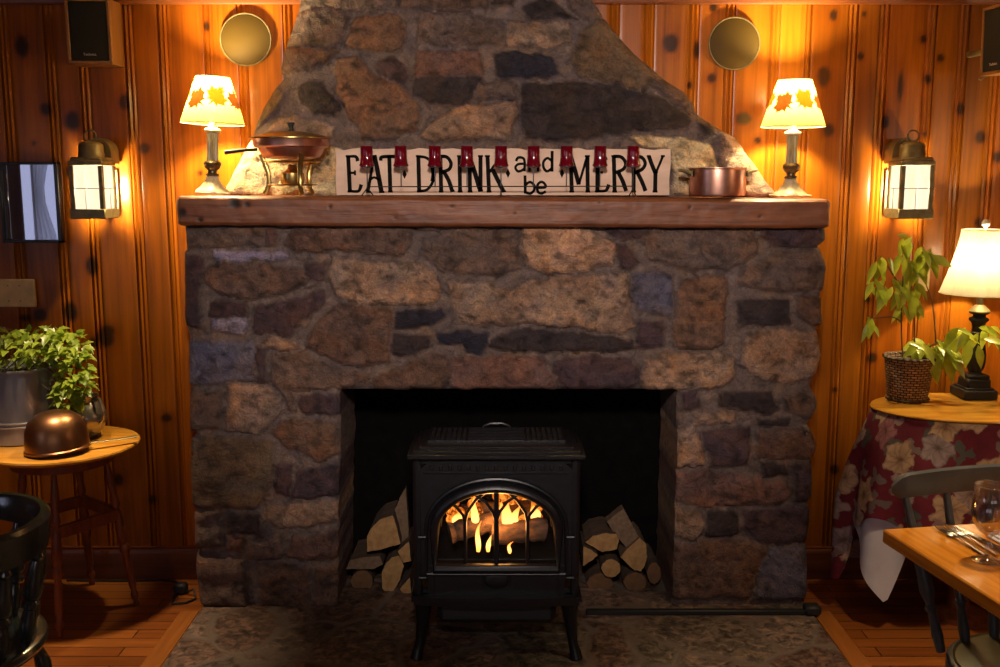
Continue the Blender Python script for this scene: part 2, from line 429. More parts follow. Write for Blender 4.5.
        vo = nt.nodes.new('ShaderNodeTexVoronoi'); vo.voronoi_dimensions = '2D'; vo.inputs['Scale'].default_value = 1; vo.inputs['Randomness'].default_value = .75
        nt.links.new(mp.outputs[0], vo.inputs['Vector'])
        df = nt.nodes.new('ShaderNodeVectorMath'); df.operation = 'SUBTRACT'
        nt.links.new(mp.outputs[0], df.inputs[0]); nt.links.new(vo.outputs['Position'], df.inputs[1])
        sx = nt.nodes.new('ShaderNodeSeparateXYZ'); nt.links.new(df.outputs[0], sx.inputs[0])
        an = math_(nt, 'ARCTAN2', sx.outputs[1], sx.outputs[0])
        pet = math_(nt, 'MULTIPLY', math_(nt, 'COSINE', math_(nt, 'MULTIPLY', an, npet)), amp)
        rad = math_(nt, 'ADD', pet, R0)
        d = math_(nt, 'DIVIDE', vo.outputs['Distance'], rad)
        return d, vo.outputs['Color'], math_(nt, 'COSINE', math_(nt, 'MULTIPLY', an, npet*2))
    wq = nt.nodes.new('ShaderNodeTexNoise'); wq.inputs['Scale'].default_value = 22; nt.links.new(tc.outputs['UV'], wq.inputs['Vector'])
    red = ramp(nt, noise(nt, tc.outputs['UV'], 30, 3), [(.3, (.10, .003, .012)), (.7, (.15, .006, .018))])
    d2, c2, _ = flowers(10, 3.3, 3, .27, .17)
    sp = nt.nodes.new('ShaderNodeSeparateColor'); nt.links.new(c2, sp.inputs[0])
    lc = ramp(nt, sp.outputs[0], [(0, (.045, .05, .042)), (.5, (.11, .095, .085)), (.8, (.30, .16, .15)), (1, (.05, .06, .05))])
    lm = ramp(nt, d2, [(.92, (1, 1, 1)), (1.0, (0, 0, 0))])
    col = mix(nt, lm, red, lc)
    d1, c1, rib = flowers(7.2, .4, 5, .40, .07)
    sp1 = nt.nodes.new('ShaderNodeSeparateColor'); nt.links.new(c1, sp1.inputs[0])
    fc = ramp(nt, sp1.outputs[1], [(0, (.42, .27, .16)), (.4, (.50, .34, .22)), (.7, (.26, .20, .22)), (1, (.30, .08, .09))])
    fc = mix(nt, 1, fc, ramp(nt, d1, [(.05, (.35, .25, .2)), (.3, (.8, .75, .7)), (.8, (1.1, 1.05, 1.0)), (.98, (.6, .5, .5))]), 'MULTIPLY')
    fc = mix(nt, .5, fc, ramp(nt, math_(nt, 'MULTIPLY_ADD', rib, .5, .5), [(.0, (.55, .5, .5)), (.5, (1.05, 1.05, 1.05))]), 'MULTIPLY')
    fm = ramp(nt, d1, [(.94, (1, 1, 1)), (1.0, (0, 0, 0))])
    col = mix(nt, fm, col, fc)
    pbsdf(nt, out, col, .8); MT['floral'] = m
    # flame: hotter near its base
    m, nt, out = newmat('flame')
    tc = nt.nodes.new('ShaderNodeTexCoord'); sx = nt.nodes.new('ShaderNodeSeparateXYZ'); nt.links.new(tc.outputs['Generated'], sx.inputs[0])
    col = ramp(nt, sx.outputs[2], [(0, (1, .34, .04)), (.3, (1, .50, .12)), (1, (1, .16, .01))])
    e = nt.nodes.new('ShaderNodeEmission'); e.inputs[1].default_value = 3.4; nt.links.new(col, e.inputs[0])
    t = nt.nodes.new('ShaderNodeBsdfTransparent'); lw = nt.nodes.new('ShaderNodeLayerWeight'); lw.inputs[0].default_value = .35
    mx = nt.nodes.new('ShaderNodeMixShader'); nt.links.new(lw.outputs['Facing'], mx.inputs[0])
    nt.links.new(e.outputs[0], mx.inputs[1]); nt.links.new(t.outputs[0], mx.inputs[2]); nt.links.new(mx.outputs[0], out.inputs['Surface']); MT['flame'] = m
    # embers
    m, nt, out = newmat('embers')
    n = noise(nt, mapped(nt, (1, 1, 1)), 45, 5, .7, 1.0)
    col = ramp(nt, n, [(.38, (.01, .003, .001)), (.50, (.55, .10, .006)), (.64, (1, .38, .05))])
    e = nt.nodes.new('ShaderNodeEmission'); e.inputs[1].default_value = 1.5; nt.links.new(col, e.inputs[0])
    nt.links.new(e.outputs[0], out.inputs['Surface']); MT['ember'] = m
    # mantel beam
    m, nt, out = newmat('hewn beam')
    kn = nt.nodes.new('ShaderNodeAttribute'); kn.attribute_name = 'knot'
    n1 = noise(nt, mapped(nt, (2.2, 40, 40)), 1, 6, .62, .5); n2 = noise(nt, mapped(nt, (9, 9, 9)), 1, 4)
    col = ramp(nt, n1, [(.3, (.10, .030, .010)), (.5, (.20, .062, .021)), (.72, (.27, .096, .036))])
    col = mix(nt, .6, col, ramp(nt, n2, [(.35, (.6, .55, .52)), (.65, (1.15, 1.1, 1.05))]), 'MULTIPLY')
    col = mix(nt, kn.outputs['Fac'], col, (.012, .006, .004))
    pbsdf(nt, out, col, .5, 0, bump(nt, math_(nt, 'ADD', n1, math_(nt, 'MULTIPLY', n2, .6)), .5, .006)); MT['beam'] = m
_m()
#PART2
# ------------------------------------------------------------------ room shell
XL, XR, YB, YW, ZC = -3.0, 2.7, -2.4, 3.88, 2.38
def quad_box(name, c, d, m, b=.0):
    return struct(B().box(c, d, max(b, .0005)).build(name, m))
quad_box('floor', ((XL+XR)/2, (YB+YW)/2+.15, -.05), (XR-XL+.2, YW-YB+.5, .1), MT['floor'])
quad_box('ceiling', ((XL+XR)/2, (YB+YW)/2+.05, ZC+.05), (XR-XL+.2, YW-YB+.3, .1), MT['ceil'])
quad_box('wall_right', (XR+.05, (YB+YW)/2, ZC/2), (.1, YW-YB+.1, ZC), MT['plain'])
# left wall with a window opening
WY0, WY1, WZ0, WZ1 = .1, 1.36, .9, 2.0
w = B()
w.box((XL-.05, (YB+WY0)/2, ZC/2), (.1, WY0-YB, ZC), .0005)
w.box((XL-.05, (WY1+YW)/2, ZC/2), (.1, YW-WY1, ZC), .0005)
w.box((XL-.05, (WY0+WY1)/2, WZ0/2), (.1, WY1-WY0, WZ0), .0005)
w.box((XL-.05, (WY0+WY1)/2, (WZ1+ZC)/2), (.1, WY1-WY0, ZC-WZ1), .0005)
struct(w.build('wall_left', MT['plain']))
# back wall with a window opening
BX0, BX1, BZ0, BZ1 = -1.7, 1.3, .85, 2.0
w = B()
w.box(((XL+BX0)/2, YB-.05, ZC/2), (BX0-XL, .1, ZC), .0005); w.box(((BX1+XR)/2, YB-.05, ZC/2), (XR-BX1, .1, ZC), .0005)
w.box(((BX0+BX1)/2, YB-.05, BZ0/2), (BX1-BX0, .1, BZ0), .0005); w.box(((BX0+BX1)/2, YB-.05, (BZ1+ZC)/2), (BX1-BX0, .1, ZC-BZ1), .0005)
struct(w.build('wall_back', MT['plain']))
# window joinery
def window(name, cx, cy, cz, wd, ht, axis, nm):
    w = B()
    def bar(a, z, da, dz, t=.05):
        if axis == 'x': w.box((cx, cy+a, cz+z), (t, da, dz), .004)
        else: w.box((cx+a, cy, cz+z), (da, t, dz), .004)
    for sg in (-1, 1):
        bar(sg*(wd/2-.025), 0, .05, ht); bar(0, sg*(ht/2-.025), wd, .05)
    for k in range(1, nm): bar(-wd/2+wd*k/nm, 0, .05, ht, .04)
    f = struct(w.build(name, MT['cream']))
    g = B().box((cx, cy, cz), (.004, wd-.06, ht-.06) if axis == 'x' else (wd-.06, .004, ht-.06), .0005)
    g.build('pane', MT['pane'], f); return f
window('window_1', XL-.05, (WY0+WY1)/2, (WZ0+WZ1)/2, WY1-WY0, WZ1-WZ0, 'x', 1)
window('window_2', (BX0+BX1)/2, YB-.05, (BZ0+BZ1)/2, BX1-BX0, BZ1-BZ0, 'y', 4)
# panelled chimney wall: knotty pine boards, beaded joints
J = [-2.96, -2.83, -2.66, -2.53, -2.36, -2.23, -2.045, -1.8645, -1.694, -1.570, -1.3955, -1.267, -1.095, -.968, -.796, -.67, -.50, -.37, -.2, -.07, .1, .23,
     .428, .559, .728, .863, 1.032, 1.1525, 1.325, 1.4415, 1.618, 1.742, 1.868, 2.04, 2.17, 2.34, 2.47, 2.64]
prof = [(-.024, 0), (-.0205, -.001), (-.019, -.006), (-.0165, -.005), (-.014, .000), (-.008, .0022), (-.003, -.002), (0, -.004), (.003, -.002), (.008, .0022), (.014, 0), (.0165, -.005), (.019, -.006), (.0205, -.001), (.024, 0)]
xs = []; off = []; bid = []
prev = XL
for j, jx in enumerate(J+[XR]):
    a, b = prev+(.024 if j else 0), jx-.024
    n = max(3, int((b-a)/.0085))
    for k in range(1, n): xs.append(a+(b-a)*k/n); off.append(0); bid.append(j)
    if j < len(J):
        for (dx, h) in prof: xs.append(jx+dx); off.append(h); bid.append(j if dx < 0 else j+1)
    prev = jx
xs = np.array(xs); off = np.array(off); bid = np.array(bid)
zs = np.linspace(0, 2.34, 275)
XX, ZZ = np.meshgrid(xs, zs); OO = np.broadcast_to(off, XX.shape)
YY = YW-OO
rs = np.random.RandomState(11)
tone = rs.uniform(.70, 1.12, len(J)+2); hue = rs.uniform(-.10, .08, len(J)+2)
for k, v in ((8, .85), (9, .80), (10, .66), (11, .60), (12, .98), (13, 1.1), (14, 1.08), (24, 1.0), (25, 1.12), (29, .82), (31, .70), (32, .62)): tone[k] = v
col = np.stack([tone, tone*(1+hue), tone*(1+hue*1.5)], 1)[np.broadcast_to(bid, XX.shape)]
KN = [(21, 46, 6, 10), (45, 109, 5, 5.5), (72, 121, 7, 9), (124, 102, 5, 7), (144, 148, 5, 5), (33, 143, 2, 2), (91, 266, 6, 9), (70, 312, 7, 10), (25, 318, 6, 3), (40, 315, 7, 7), (107, 331, 7, 5),
      (105, 338, 8, 9), (93, 343, 4, 5), (166, 418, 5, 4), (200, 173, 2, 2), (118, 480, 5, 6), (152, 500, 4, 4), (206, 26, 3, 4), (68, 172, 4, 5),
      (671, 43, 7, 8.5), (714, 7, 4, 4), (712, 78, 4, 4.5), (690, 85, 2.2, 3), (744, 118, 7, 6), (758, 140, 3, 3), (697, 50, 2.6, 8), (824, 77, 6, 9), (834, 15, 3.2, 5), (865, 14, 2, 2.5),
      (861, 56, 3, 3.4), (901, 86, 2.6, 13), (924, 39, 3, 3.5), (941, 58, 3.2, 3.5), (928, 79, 3.4, 4), (961, 109, 3.6, 5), (981, 137, 5, 6), (998, 157, 4, 5), (979, 223, 3.6, 5), (829, 130, 5, 6),
      (886, 122, 3.5, 6), (925, 134, 2, 2), (872, 358, 5, 5), (835, 390, 2.5, 2.5), (868, 300, 3, 3), (835, 470, 4, 5)]
knot = np.zeros_like(XX)
wob = .30*fbm(XX*45, ZZ*45, 5, 3)
for (px, py, rx, rz) in KN:
    p = P(px, py, YW-.005); k = .0039
    d = np.sqrt(((XX-p.x)/(rx*k))**2+((ZZ-p.z)/(rz*k))**2)+wob
    knot = np.maximum(knot, np.clip(2.3-d*1.7, 0, 1)*.95)
    hal = np.clip(1.9-d*.7, 0, 1)*.28; col = col*(1-hal[..., None]*np.array([.5, .8, .9]))
nr, nc = XX.shape
idx = np.arange(nr*nc).reshape(nr, nc)
q = np.stack([idx[:-1, :-1], idx[:-1, 1:], idx[1:, 1:], idx[1:, :-1]], -1).reshape(-1, 4)
xm = ((XX[:-1, :-1]+XX[1:, 1:])/2).ravel(); zm = ((ZZ[:-1, :-1]+ZZ[1:, 1:])/2).ravel()
keep = ~((np.abs(xm-.02) < .85) & (zm < 1.15))
struct(npmesh('wall_front', np.stack([XX, YY, ZZ], -1).reshape(-1, 3), q[keep], MT['pine'], None, 50, col.reshape(-1, 3), knot.ravel()))
# crown moulding and baseboards
def moulding(name, x0, x1, y, pr, m):
    vs = []; fs = []; n = len(pr)
    for x in (x0, x1):
        for (dy, z) in pr: vs.append((x, y-dy, z))
    for k in range(n-1): fs.append((k, k+1, n+k+1, n+k))
    fs += [tuple(range(n)), tuple(range(2*n-1, n-1, -1))]
    return struct(B().add(vs, fs).build(name, m))
zc0 = 2.250
moulding('trim_1', XL, XR, YW, [(0, zc0), (.012, zc0), (.016, zc0+.008), (.016, zc0+.022), (.022, zc0+.03), (.04, zc0+.05), (.05, zc0+.08), (.05, ZC), (0, ZC)], MT['crown'])
bp = [(0, 0), (.022, 0), (.022, .105), (.018, .12), (.014, .125), (.014, .133), (0, .135)]
moulding('baseboard_left', XL, -1.08, YW, bp, MT['base']); moulding('baseboard_right', 1.10, XR, YW, bp, MT['base'])
# hearth of flagstones let into the floor, wooden border boards beside it
HX0, HX1, HY0 = -1.125, 1.165, 1.9
struct(B().box(((HX0+HX1)/2, (HY0+4.1)/2, .001), (HX1-HX0, 4.1-HY0, .02), .006).build('hearth', MT['flag']))
for k, (a, b) in enumerate(((HX0-.075, HX0), (HX1, HX1+.075))):
    struct(B().box(((a+b)/2, (HY0+3.55)/2, -.002), (b-a-.004, 3.55-HY0, .014), .003).build('trim_%d' % (k+2), MT['border']))
# ------------------------------------------------------------------ stonework
PAL = dict(bk=(30, 29, 42), dk=(46, 37, 38), dp=(64, 48, 52), br=(88, 66, 54), gb=(88, 72, 64), tn=(126, 102, 82), lt=(152, 120, 92), lv=(124, 114, 132), bg=(80, 78, 94),
           ob=(98, 70, 50), ol=(88, 72, 54), rb=(96, 68, 58), cr=(180, 160, 118), mo=(94, 79, 72))
SUR = [
 ('gb', [(184,225),(264,225),(263,245),(186,248)]), ('rb', [(266,225),(279,226),(277,244),(266,244)]),
 ('br', [(293,229),(308,225),(371,225),(412,226),(411,242),(403,253),(371,251),(293,251),(286,245)]),
 ('lv', [(212,250),(283,251),(290,258),(277,261),(217,260)]),
 ('br', [(205,266),(227,262),(274,264),(310,270),(305,283),(277,294),(252,300),(220,295),(205,281)]),
 ('dp', [(180,252),(203,255),(201,291),(200,329),(180,325)]), ('dp', [(211,300),(249,303),(250,313),(249,317),(209,316)]),
 ('lv', [(211,317),(249,318),(244,332),(211,330)]),
 ('dp', [(258,306),(283,299),(324,290),(326,303),(305,319),(290,335),(253,332)]),
 ('dp', [(307,262),(327,261),(326,281),(318,281),(305,272)]), ('gb', [(302,288),(313,277),(321,284)]),
 ('tn', [(331,258),(359,260),(400,262),(422,264),(438,273),(443,288),(438,300),(428,304),(360,303),(335,296),(330,280)]),
 ('br', [(321,317),(340,303),(390,308),(394,316),(390,360),(359,366),(343,363),(305,344)]),
 ('bk', [(395,310),(441,308),(446,316),(435,324),(412,328),(394,329)]), ('tn', [(261,336),(296,338),(299,346),(280,351),(261,347)]),
 ('bg', [(184,341),(250,338),(255,347),(255,380),(184,384)]), ('gb', [(271,354),(308,349),(346,366),(371,373),(371,382),(334,388),(280,391),(271,379)]),
 ('dp', [(255,345),(264,347),(268,382),(258,382)]), ('br', [(372,376),(400,368),(431,351),(452,357),(452,379),(441,389),(375,389)]),
 ('dk', [(393,335),(431,335),(428,347),(400,357),(392,352)]),
 ('gb', [(422,237),(463,228),(520,228),(520,269),(504,275),(463,273),(441,269),(422,253)]), ('br', [(416,224),(494,224),(488,229),(419,229)]),
 ('lt', [(523,226),(583,225),(595,234),(615,245),(611,264),(576,272),(561,274),(526,267),(522,253)]),
 ('tn', [(447,281),(488,281),(513,288),(535,278),(627,272),(631,328),(620,332),(557,325),(458,324),(450,300)]),
 ('dp', [(614,245),(627,244),(641,264),(627,270),(617,264)]), ('dp', [(601,226),(649,226),(646,239),(614,239)]),
 ('dk', [(494,335),(513,328),(589,332),(633,338),(631,349),(573,351),(504,352),(488,347)]),
 ('bk', [(435,333),(457,330),(488,330),(491,338),(482,354),(469,354),(460,344),(438,344)]),
 ('rb', [(452,357),(545,355),(546,366),(557,379),(554,389),(453,389)]), ('dp', [(557,361),(589,354),(631,357),(642,376),(627,389),(564,389),(551,369)]),
 ('bg', [(633,275),(671,272),(672,294),(669,315),(639,310),(631,294)]),
 ('gb', [(641,229),(751,228),(757,247),(748,262),(726,270),(691,269),(650,259),(641,243)]),
 ('ob', [(682,278),(723,277),(726,281),(724,344),(716,347),(674,347),(671,332),(677,294)]),
 ('dp', [(764,228),(830,228),(830,240),(817,245),(770,247),(759,237)]), ('gb', [(745,269),(776,251),(820,250),(830,269),(830,291),(776,292),(735,284)]),
 ('dk', [(738,299),(789,299),(789,322),(776,325),(737,324)]), ('br', [(797,297),(826,295),(826,325),(808,325),(797,313)]),
 ('tn', [(745,332),(776,328),(817,332),(826,354),(820,373),(786,385),(760,379),(742,363)]),
 ('dp', [(635,322),(663,319),(663,346),(647,350),(633,347)]), ('tn', [(647,361),(663,352),(716,351),(735,360),(734,376),(723,389),(644,389),(638,379)]),
 ('gb', [(186,391),(220,389),(222,427),(186,430)]), ('tn', [(229,385),(271,385),(285,411),(256,433),(228,430),(226,412)]),
 ('dp', [(300,394),(340,394),(340,414),(303,412),(296,403)]), ('gb', [(278,387),(294,393),(294,412),(289,409)]),
 ('ob', [(271,434),(282,421),(303,418),(337,421),(341,452),(321,460),(289,448)]),
 ('ol', [(188,438),(242,436),(273,441),(271,481),(260,506),(242,508),(188,506)]),
 ('dp', [(276,463),(292,461),(292,495),(274,493)]), ('dp', [(296,470),(341,461),(341,497),(294,497)]),
 ('tn', [(265,504),(341,501),(341,522),(278,527),(264,518)]), ('gb', [(188,511),(222,508),(224,545),(190,544)]), ('dk', [(226,515),(262,513),(262,535),(228,533)]),
 ('rb', [(229,535),(246,536),(244,551),(228,549)]), ('gb', [(251,538),(282,535),(287,553),(278,560),(247,556)]), ('rb', [(292,535),(340,531),(340,556),(289,558)]),
 ('gb', [(194,553),(246,560),(247,606),(194,606)]), ('br', [(258,563),(310,565),(308,607),(260,607)]), ('br', [(314,567),(340,565),(340,607),(312,607)]),
 ('dp', [(681,392),(697,391),(700,407),(682,410)]), ('dk', [(720,393),(769,391),(778,407),(772,412),(718,407)]), ('gb', [(781,394),(818,391),(822,405),(812,420),(787,411)]),
 ('tn', [(697,414),(736,412),(734,423),(695,423)]), ('dk', [(756,416),(790,418),(788,425),(758,424)]),
 ('tn', [(672,434),(693,421),(700,434),(704,452),(702,466),(672,468)]), ('dp', [(702,428),(749,425),(747,464),(711,466),(707,448)]),
 ('br', [(756,430),(810,428),(822,445),(818,457),(756,457)]), ('dk', [(761,461),(787,461),(788,474),(763,475)]), ('dp', [(792,463),(820,461),(818,499),(794,500)]),
 ('rb', [(670,473),(704,469),(783,481),(790,491),(779,504),(704,506),(670,499)]), ('tn', [(670,508),(700,509),(704,524),(697,538),(670,536)]),
 ('dk', [(706,509),(736,509),(740,527),(736,535),(704,535)]), ('dp', [(742,509),(815,504),(816,520),(810,542),(758,542),(743,527)]),
 ('br', [(668,545),(722,538),(761,542),(765,553),(747,597),(668,598)]), ('bg', [(769,545),(814,545),(814,589),(810,600),(751,600)])]
CHI = [
 ('gb', [(290,-60),(398,-60),(399,9),(375,10),(343,8),(290,8)]), ('gb', [(290,10),(341,11),(348,17),(341,40),(333,47),(280,45)]),
 ('br', [(270,69),(280,47),(312,49),(339,50),(331,61),(312,70),(275,74)]), ('ob', [(354,16),(400,14),(405,25),(404,42),(400,51),(354,50),(345,44),(350,29)]),
 ('gb', [(417,13),(470,13),(500,20),(503,35),(499,47),(430,45),(416,44)]), ('tn', [(505,21),(570,21),(570,42),(556,48),(505,47)]),
 ('dk', [(491,-30),(522,-30),(512,4),(491,6)]), ('dk', [(522,6),(539,-3),(556,2),(573,15),(579,19),(535,20),(524,15)]),
 ('ob', [(337,63),(358,57),(364,63),(375,75),(404,88),(417,101),(421,117),(419,130),(400,138),(362,138),(360,126),(350,120),(335,88)]),
 ('dp', [(379,61),(396,57),(406,67),(412,75),(404,86),(385,78),(377,69)]),
 ('rb', [(415,52),(480,50),(481,76),(415,78)]), ('dk', [(415,78),(481,76),(475,99),(464,107),(430,104),(413,93)]),
 ('bk', [(495,54),(508,52),(552,56),(557,73),(547,78),(495,78)]), ('gb', [(478,84),(516,83),(517,99),(478,100)]),
 ('tn', [(420,140),(430,124),(457,107),(516,103),(516,117),(510,140)]),
 ('dk', [(522,84),(580,82),(625,86),(643,93),(670,102),(691,117),(688,127),(640,132),(598,137),(560,140),(527,140),(520,115)]),
 ('ol', [(580,30),(605,17),(635,40),(665,65),(670,75),(637,90),(580,79),(570,60)]), ('gb', [(649,85),(667,78),(695,90),(705,111),(691,115),(670,99)]),
 ('dk', [(697,123),(709,121),(715,132),(706,136)]), ('cr', [(631,138),(679,136),(712,144),(719,165),(716,194),(672,194),(672,150),(640,146)]),
 ('tn', [(721,132),(745,136),(765,166),(790,196),(724,196),(721,168)]), ('dk', [(298,89),(309,82),(323,82),(338,98),(340,110),(332,117),(311,111),(300,100)]),
 ('ol', [(245,129),(255,108),(272,77),(284,96),(275,110),(250,132)]), ('tn', [(267,131),(273,123),(292,116),(315,120),(336,127),(332,136),(323,138)]),
 ('cr', [(210,196),(238,144),(255,136),(330,145),(342,150),(340,196)]), ('br', [(400,-60),(488,-60),(488,8),(402,9)]),
 ('gb', [(560,-60),(600,-60),(612,15),(585,18),(570,5)]), ('gb', [(525,-60),(556,-60),(556,-4),(530,-4)])]
def relief(PX, PY, stones, seed, k=1.7):
    wx = PX+7*fbm(PX/16, PY/16, seed, 3)+3*fbm(PX/5, PY/5, seed+3, 2); wy = PY+7*fbm(PX/16, PY/16, seed+9, 3)+3*fbm(PX/5, PY/5, seed+7, 2)
    h = np.zeros_like(PX)+.003*fbm(PX/6, PY/6, seed+2, 3)-.004
    mo = np.array(lin(*PAL['mo']))*k
    col = np.zeros(PX.shape+(3,))+mo*(1+.5*fbm(PX/9, PY/9, seed+5, 3))[..., None]
    rr = np.random.RandomState(seed)
    for (key, poly) in stones:
        poly = np.array(poly, float); x0, y0 = poly.min(0)-6; x1, y1 = poly.max(0)+6
        sel = np.where((wx > x0) & (wx < x1) & (wy > y0) & (wy < y1))
        r1, r2, r3, sd = rr.uniform(.75, 1.25), rr.uniform(-.5, .5), rr.uniform(-.5, .5), rr.randint(200)
        if not len(sel[0]): continue
        x = wx[sel]; y = wy[sel]; ins = np.zeros(len(x), bool); dm = np.full(len(x), 1e9)
        n = len(poly)
        for i in range(n):
            ax, ay = poly[i]; bx, by = poly[(i+1) % n]
            if ay != by:
                cr = ((ay > y) != (by > y)) & (x < (bx-ax)*(y-ay)/(by-ay)+ax); ins ^= cr
            t = np.clip(((x-ax)*(bx-ax)+(y-ay)*(by-ay))/max(1e-9, (bx-ax)**2+(by-ay)**2), 0, 1)
            dm = np.minimum(dm, np.hypot(x-ax-t*(bx-ax), y-ay-t*(by-ay)))
        sd_ = np.where(ins, dm, -dm)
        e = np.clip((sd_+1.2)/6.5, 0, 1); e = np.sqrt(e*(2-e))
        cxp, cyp = poly.mean(0)
        tilt = (x-cxp)*r2*.00010+(y-cyp)*r3*.00016
        face = .025*r1+tilt+.024*fbm(x/22, y/15, sd, 5)+.006*fbm(x/5, y/4, sd+1, 3)
        hh = e*face
        cs = np.clip((sd_+.6)/1.6, 0, 1)[:, None]
        bc = np.array(lin(*PAL[key]))*k; bc = bc*.87+.13*bc.mean()*np.array([1.03, .97, 1.04])
        var = (1+.75*fbm(x/26, y/20, sd+4, 4))[:, None]
        alt = bc*np.array([1.12, .93, .78]); m2 = np.clip(.5+2.2*fbm(x/34, y/24, sd+8, 3), 0, 1)[:, None]
        drk = np.clip(1-2.6*np.clip(fbm(x/11, y/7, sd+12, 4)-.04, 0, 1), .30, 1)[:, None]
        c = (bc*(1-m2)+alt*m2)*var*drk
        old = h[sel]; h[sel] = np.where(e > 0, np.maximum(old, hh-.003), old)
        col[sel] = col[sel]*(1-cs)+c*cs
    return h, np.clip(col, .004, .85)
def interp(tab, y): t = np.array(tab, float); return np.interp(y, t[:, 0], t[:, 1])
def plane(PX, PY, Y):
    u = (PX-500)/F; v = (333.5-PY)/F; t = Y/(c_+v*s_)
    return u*t, CAMH+t*(-s_+v*c_)
def gridquads(nr, nc):
    i = np.arange(nr*nc).reshape(nr, nc)
    return np.stack([i[:-1, :-1], i[1:, :-1], i[1:, 1:], i[:-1, 1:]], -1).reshape(-1, 4)
fp = thing('stone_fireplace', 'rough fieldstone fireplace with tapering chimney against the pine wall', 'fireplace', (0, 3.6, 0))
# surround
YF = 3.59
le = [(215,184),(225,183),(248,186),(252,184),(330,186),(340,189),(385,189),(390,190),(430,191),(434,195),(438,192),(470,191),(506,193),(509,196),(511,195),(545,196),(549,198),(553,197),(575,197),(612,202)]
re_ = [(215,825),(240,825),(246,819),(250,822),(269,826),(291,823),(293,820),(325,821),(328,817),(354,821),(373,816),(387,811),(394,814),(405,817),(420,811),(426,809),(445,817),(457,813),(460,811),(499,811),(502,808),(520,810),(542,806),(575,807),(612,806)]
ys = np.concatenate([np.arange(216, 390, 2.0), np.arange(390, 614, 2.0)])
ul = np.linspace(0, 1, 72); um = np.linspace(0, 1, 150)[1:-1]; ur = np.linspace(0, 1, 72)
Lx = interp(le, ys)[:, None]; Rx = interp(re_, ys)[:, None]
A = np.interp(ys, [390, 600], [340, 338])[:, None]+np.where(ys > 392, 2.5*fbm(ys/14, ys*0, 2, 3), 0)[:, None]
D_ = np.interp(ys, [390, 430, 600], [677, 678, 672])[:, None]+np.where(ys > 392, 2.5*fbm(ys/14, ys*0+5, 4, 3), 0)[:, None]
PX = np.concatenate([Lx+(A-Lx)*ul, A+(D_-A)*um, D_+(Rx-D_)*ur], 1); PY = np.broadcast_to(ys[:, None], PX.shape).copy()
h, colr = relief(PX, PY, SUR, 21)
ed = np.minimum(np.minimum(PX-Lx, Rx-PX), np.where(PY > 390, np.where(PX <= A+.01, A-PX, np.where(PX >= D_-.01, PX-D_, 99)), 99))
ed = np.minimum(ed, np.where((PX > A) & (PX < D_), np.abs(390-PY), 99))
h = h-.02*(1-np.sqrt(np.clip(ed/6, 0, 1)))
X, Z = plane(PX, PY, YF)
V = np.stack([X, YF-h-3.6, Z], -1); nr, nc = PX.shape
qs = gridquads(nr, nc).reshape(nr-1, nc-1, 4)
ncl, ncm = len(ul), len(um)
r0 = int(np.where(ys == 390)[0][0])
keepm = np.ones((nr-1, nc-1), bool); keepm[r0:, ncl-1:ncl+ncm] = False
verts = [V.reshape(-1, 3)]; cols = [colr.reshape(-1, 3)]; quads = [qs[keepm]]; nv = nr*nc
def strip(loop, Yto, n=6):
    # loop: vertex grid indices (r,c); sweeps the edge back to depth Yto
    global nv
    pv = np.array([V[r, k] for r, k in loop]); pc = np.array([colr[r, k] for r, k in loop])
    rows = []
    for i in range(n+1):
        t = i/n; p = pv.copy(); p[:, 1] = pv[:, 1]*(1-t)+(Yto-3.6)*t
        if 0 < i: p[:, 0] += .006*fbm(p[:, 2]*40, p[:, 1]*40, 8, 2); 
        rows.append(p)
    g = np.concatenate(rows); verts.append(g); cols.append(np.tile(pc, (n+1, 1))*.9)
    m = len(loop); quads.append(gridquads(n+1, m)+nv); nv += len(g)
strip([(r, 0) for r in range(nr)], YW+.01); strip([(r, nc-1) for r in range(nr)], YW+.01)
strip([(r, ncl-1) for r in range(r0, nr)], 3.98); strip([(r, ncl+ncm) for r in range(r0, nr)], 3.98)
strip([(r0, k) for k in range(ncl-1, ncl+ncm+1)], 3.98)
npmesh('surround', np.concatenate(verts), np.concatenate(quads), MT['stone'], fp, 75, np.concatenate(cols))
# firebox lining
b = B(); x0, x1, zt = -.64, .70, .98
b.box(((x0+x1)/2, 4.13-3.6, zt/2), (x1-x0+.1, .06, zt), .002); b.box((x0-.03, 3.90-3.6, zt/2), (.06, .5, zt), .002); b.box((x1+.03, 3.90-3.6, zt/2), (.06, .5, zt), .002)
b.box(((x0+x1)/2, 3.93-3.6, zt+.02), (x1-x0+.1, .45, .04), .002)
b.build('firebox', MT['soot'], fp)
# chimney
YC = 3.80
le = [(-60,300),(0,298),(10,297),(40,286),(70,279),(77,281),(90,272),(108,262),(130,252),(145,246),(160,238),(198,219)]
re_ = [(-60,562),(0,592),(10,600),(40,623),(58,640),(75,661),(90,684),(104,695),(111,697),(121,710),(138,737),(150,745),(166,757),(198,780)]
ys = np.arange(-44, 199, 1.8); u = np.linspace(0, 1, 260)
Lx = interp(le, ys)[:, None]+2*fbm(ys/8, ys*0, 5, 3)[:, None]; Rx = interp(re_, ys)[:, None]+2*fbm(ys/8, ys*0, 6, 3)[:, None]
PX = Lx+(Rx-Lx)*u; PY = np.broadcast_to(ys[:, None], PX.shape).copy()
h, colr = relief(PX, PY, CHI, 33)
ed = np.minimum(PX-Lx, Rx-PX); h = h-.05*(1-np.sqrt(np.clip(ed/14, 0, 1)))
X, Z = plane(PX, PY, YC); V = np.stack([X, YC-h-3.6, Z], -1); nr, nc = PX.shape
verts = [V.reshape(-1, 3)]; cols = [colr.reshape(-1, 3)]; quads = [gridquads(nr, nc)]; nv = nr*nc
strip([(r, 0) for r in range(nr)], YW+.01); strip([(r, nc-1) for r in range(nr)], YW+.01)
npmesh('chimney', np.concatenate(verts), np.concatenate(quads), MT['stone'], fp, 75, np.concatenate(cols))
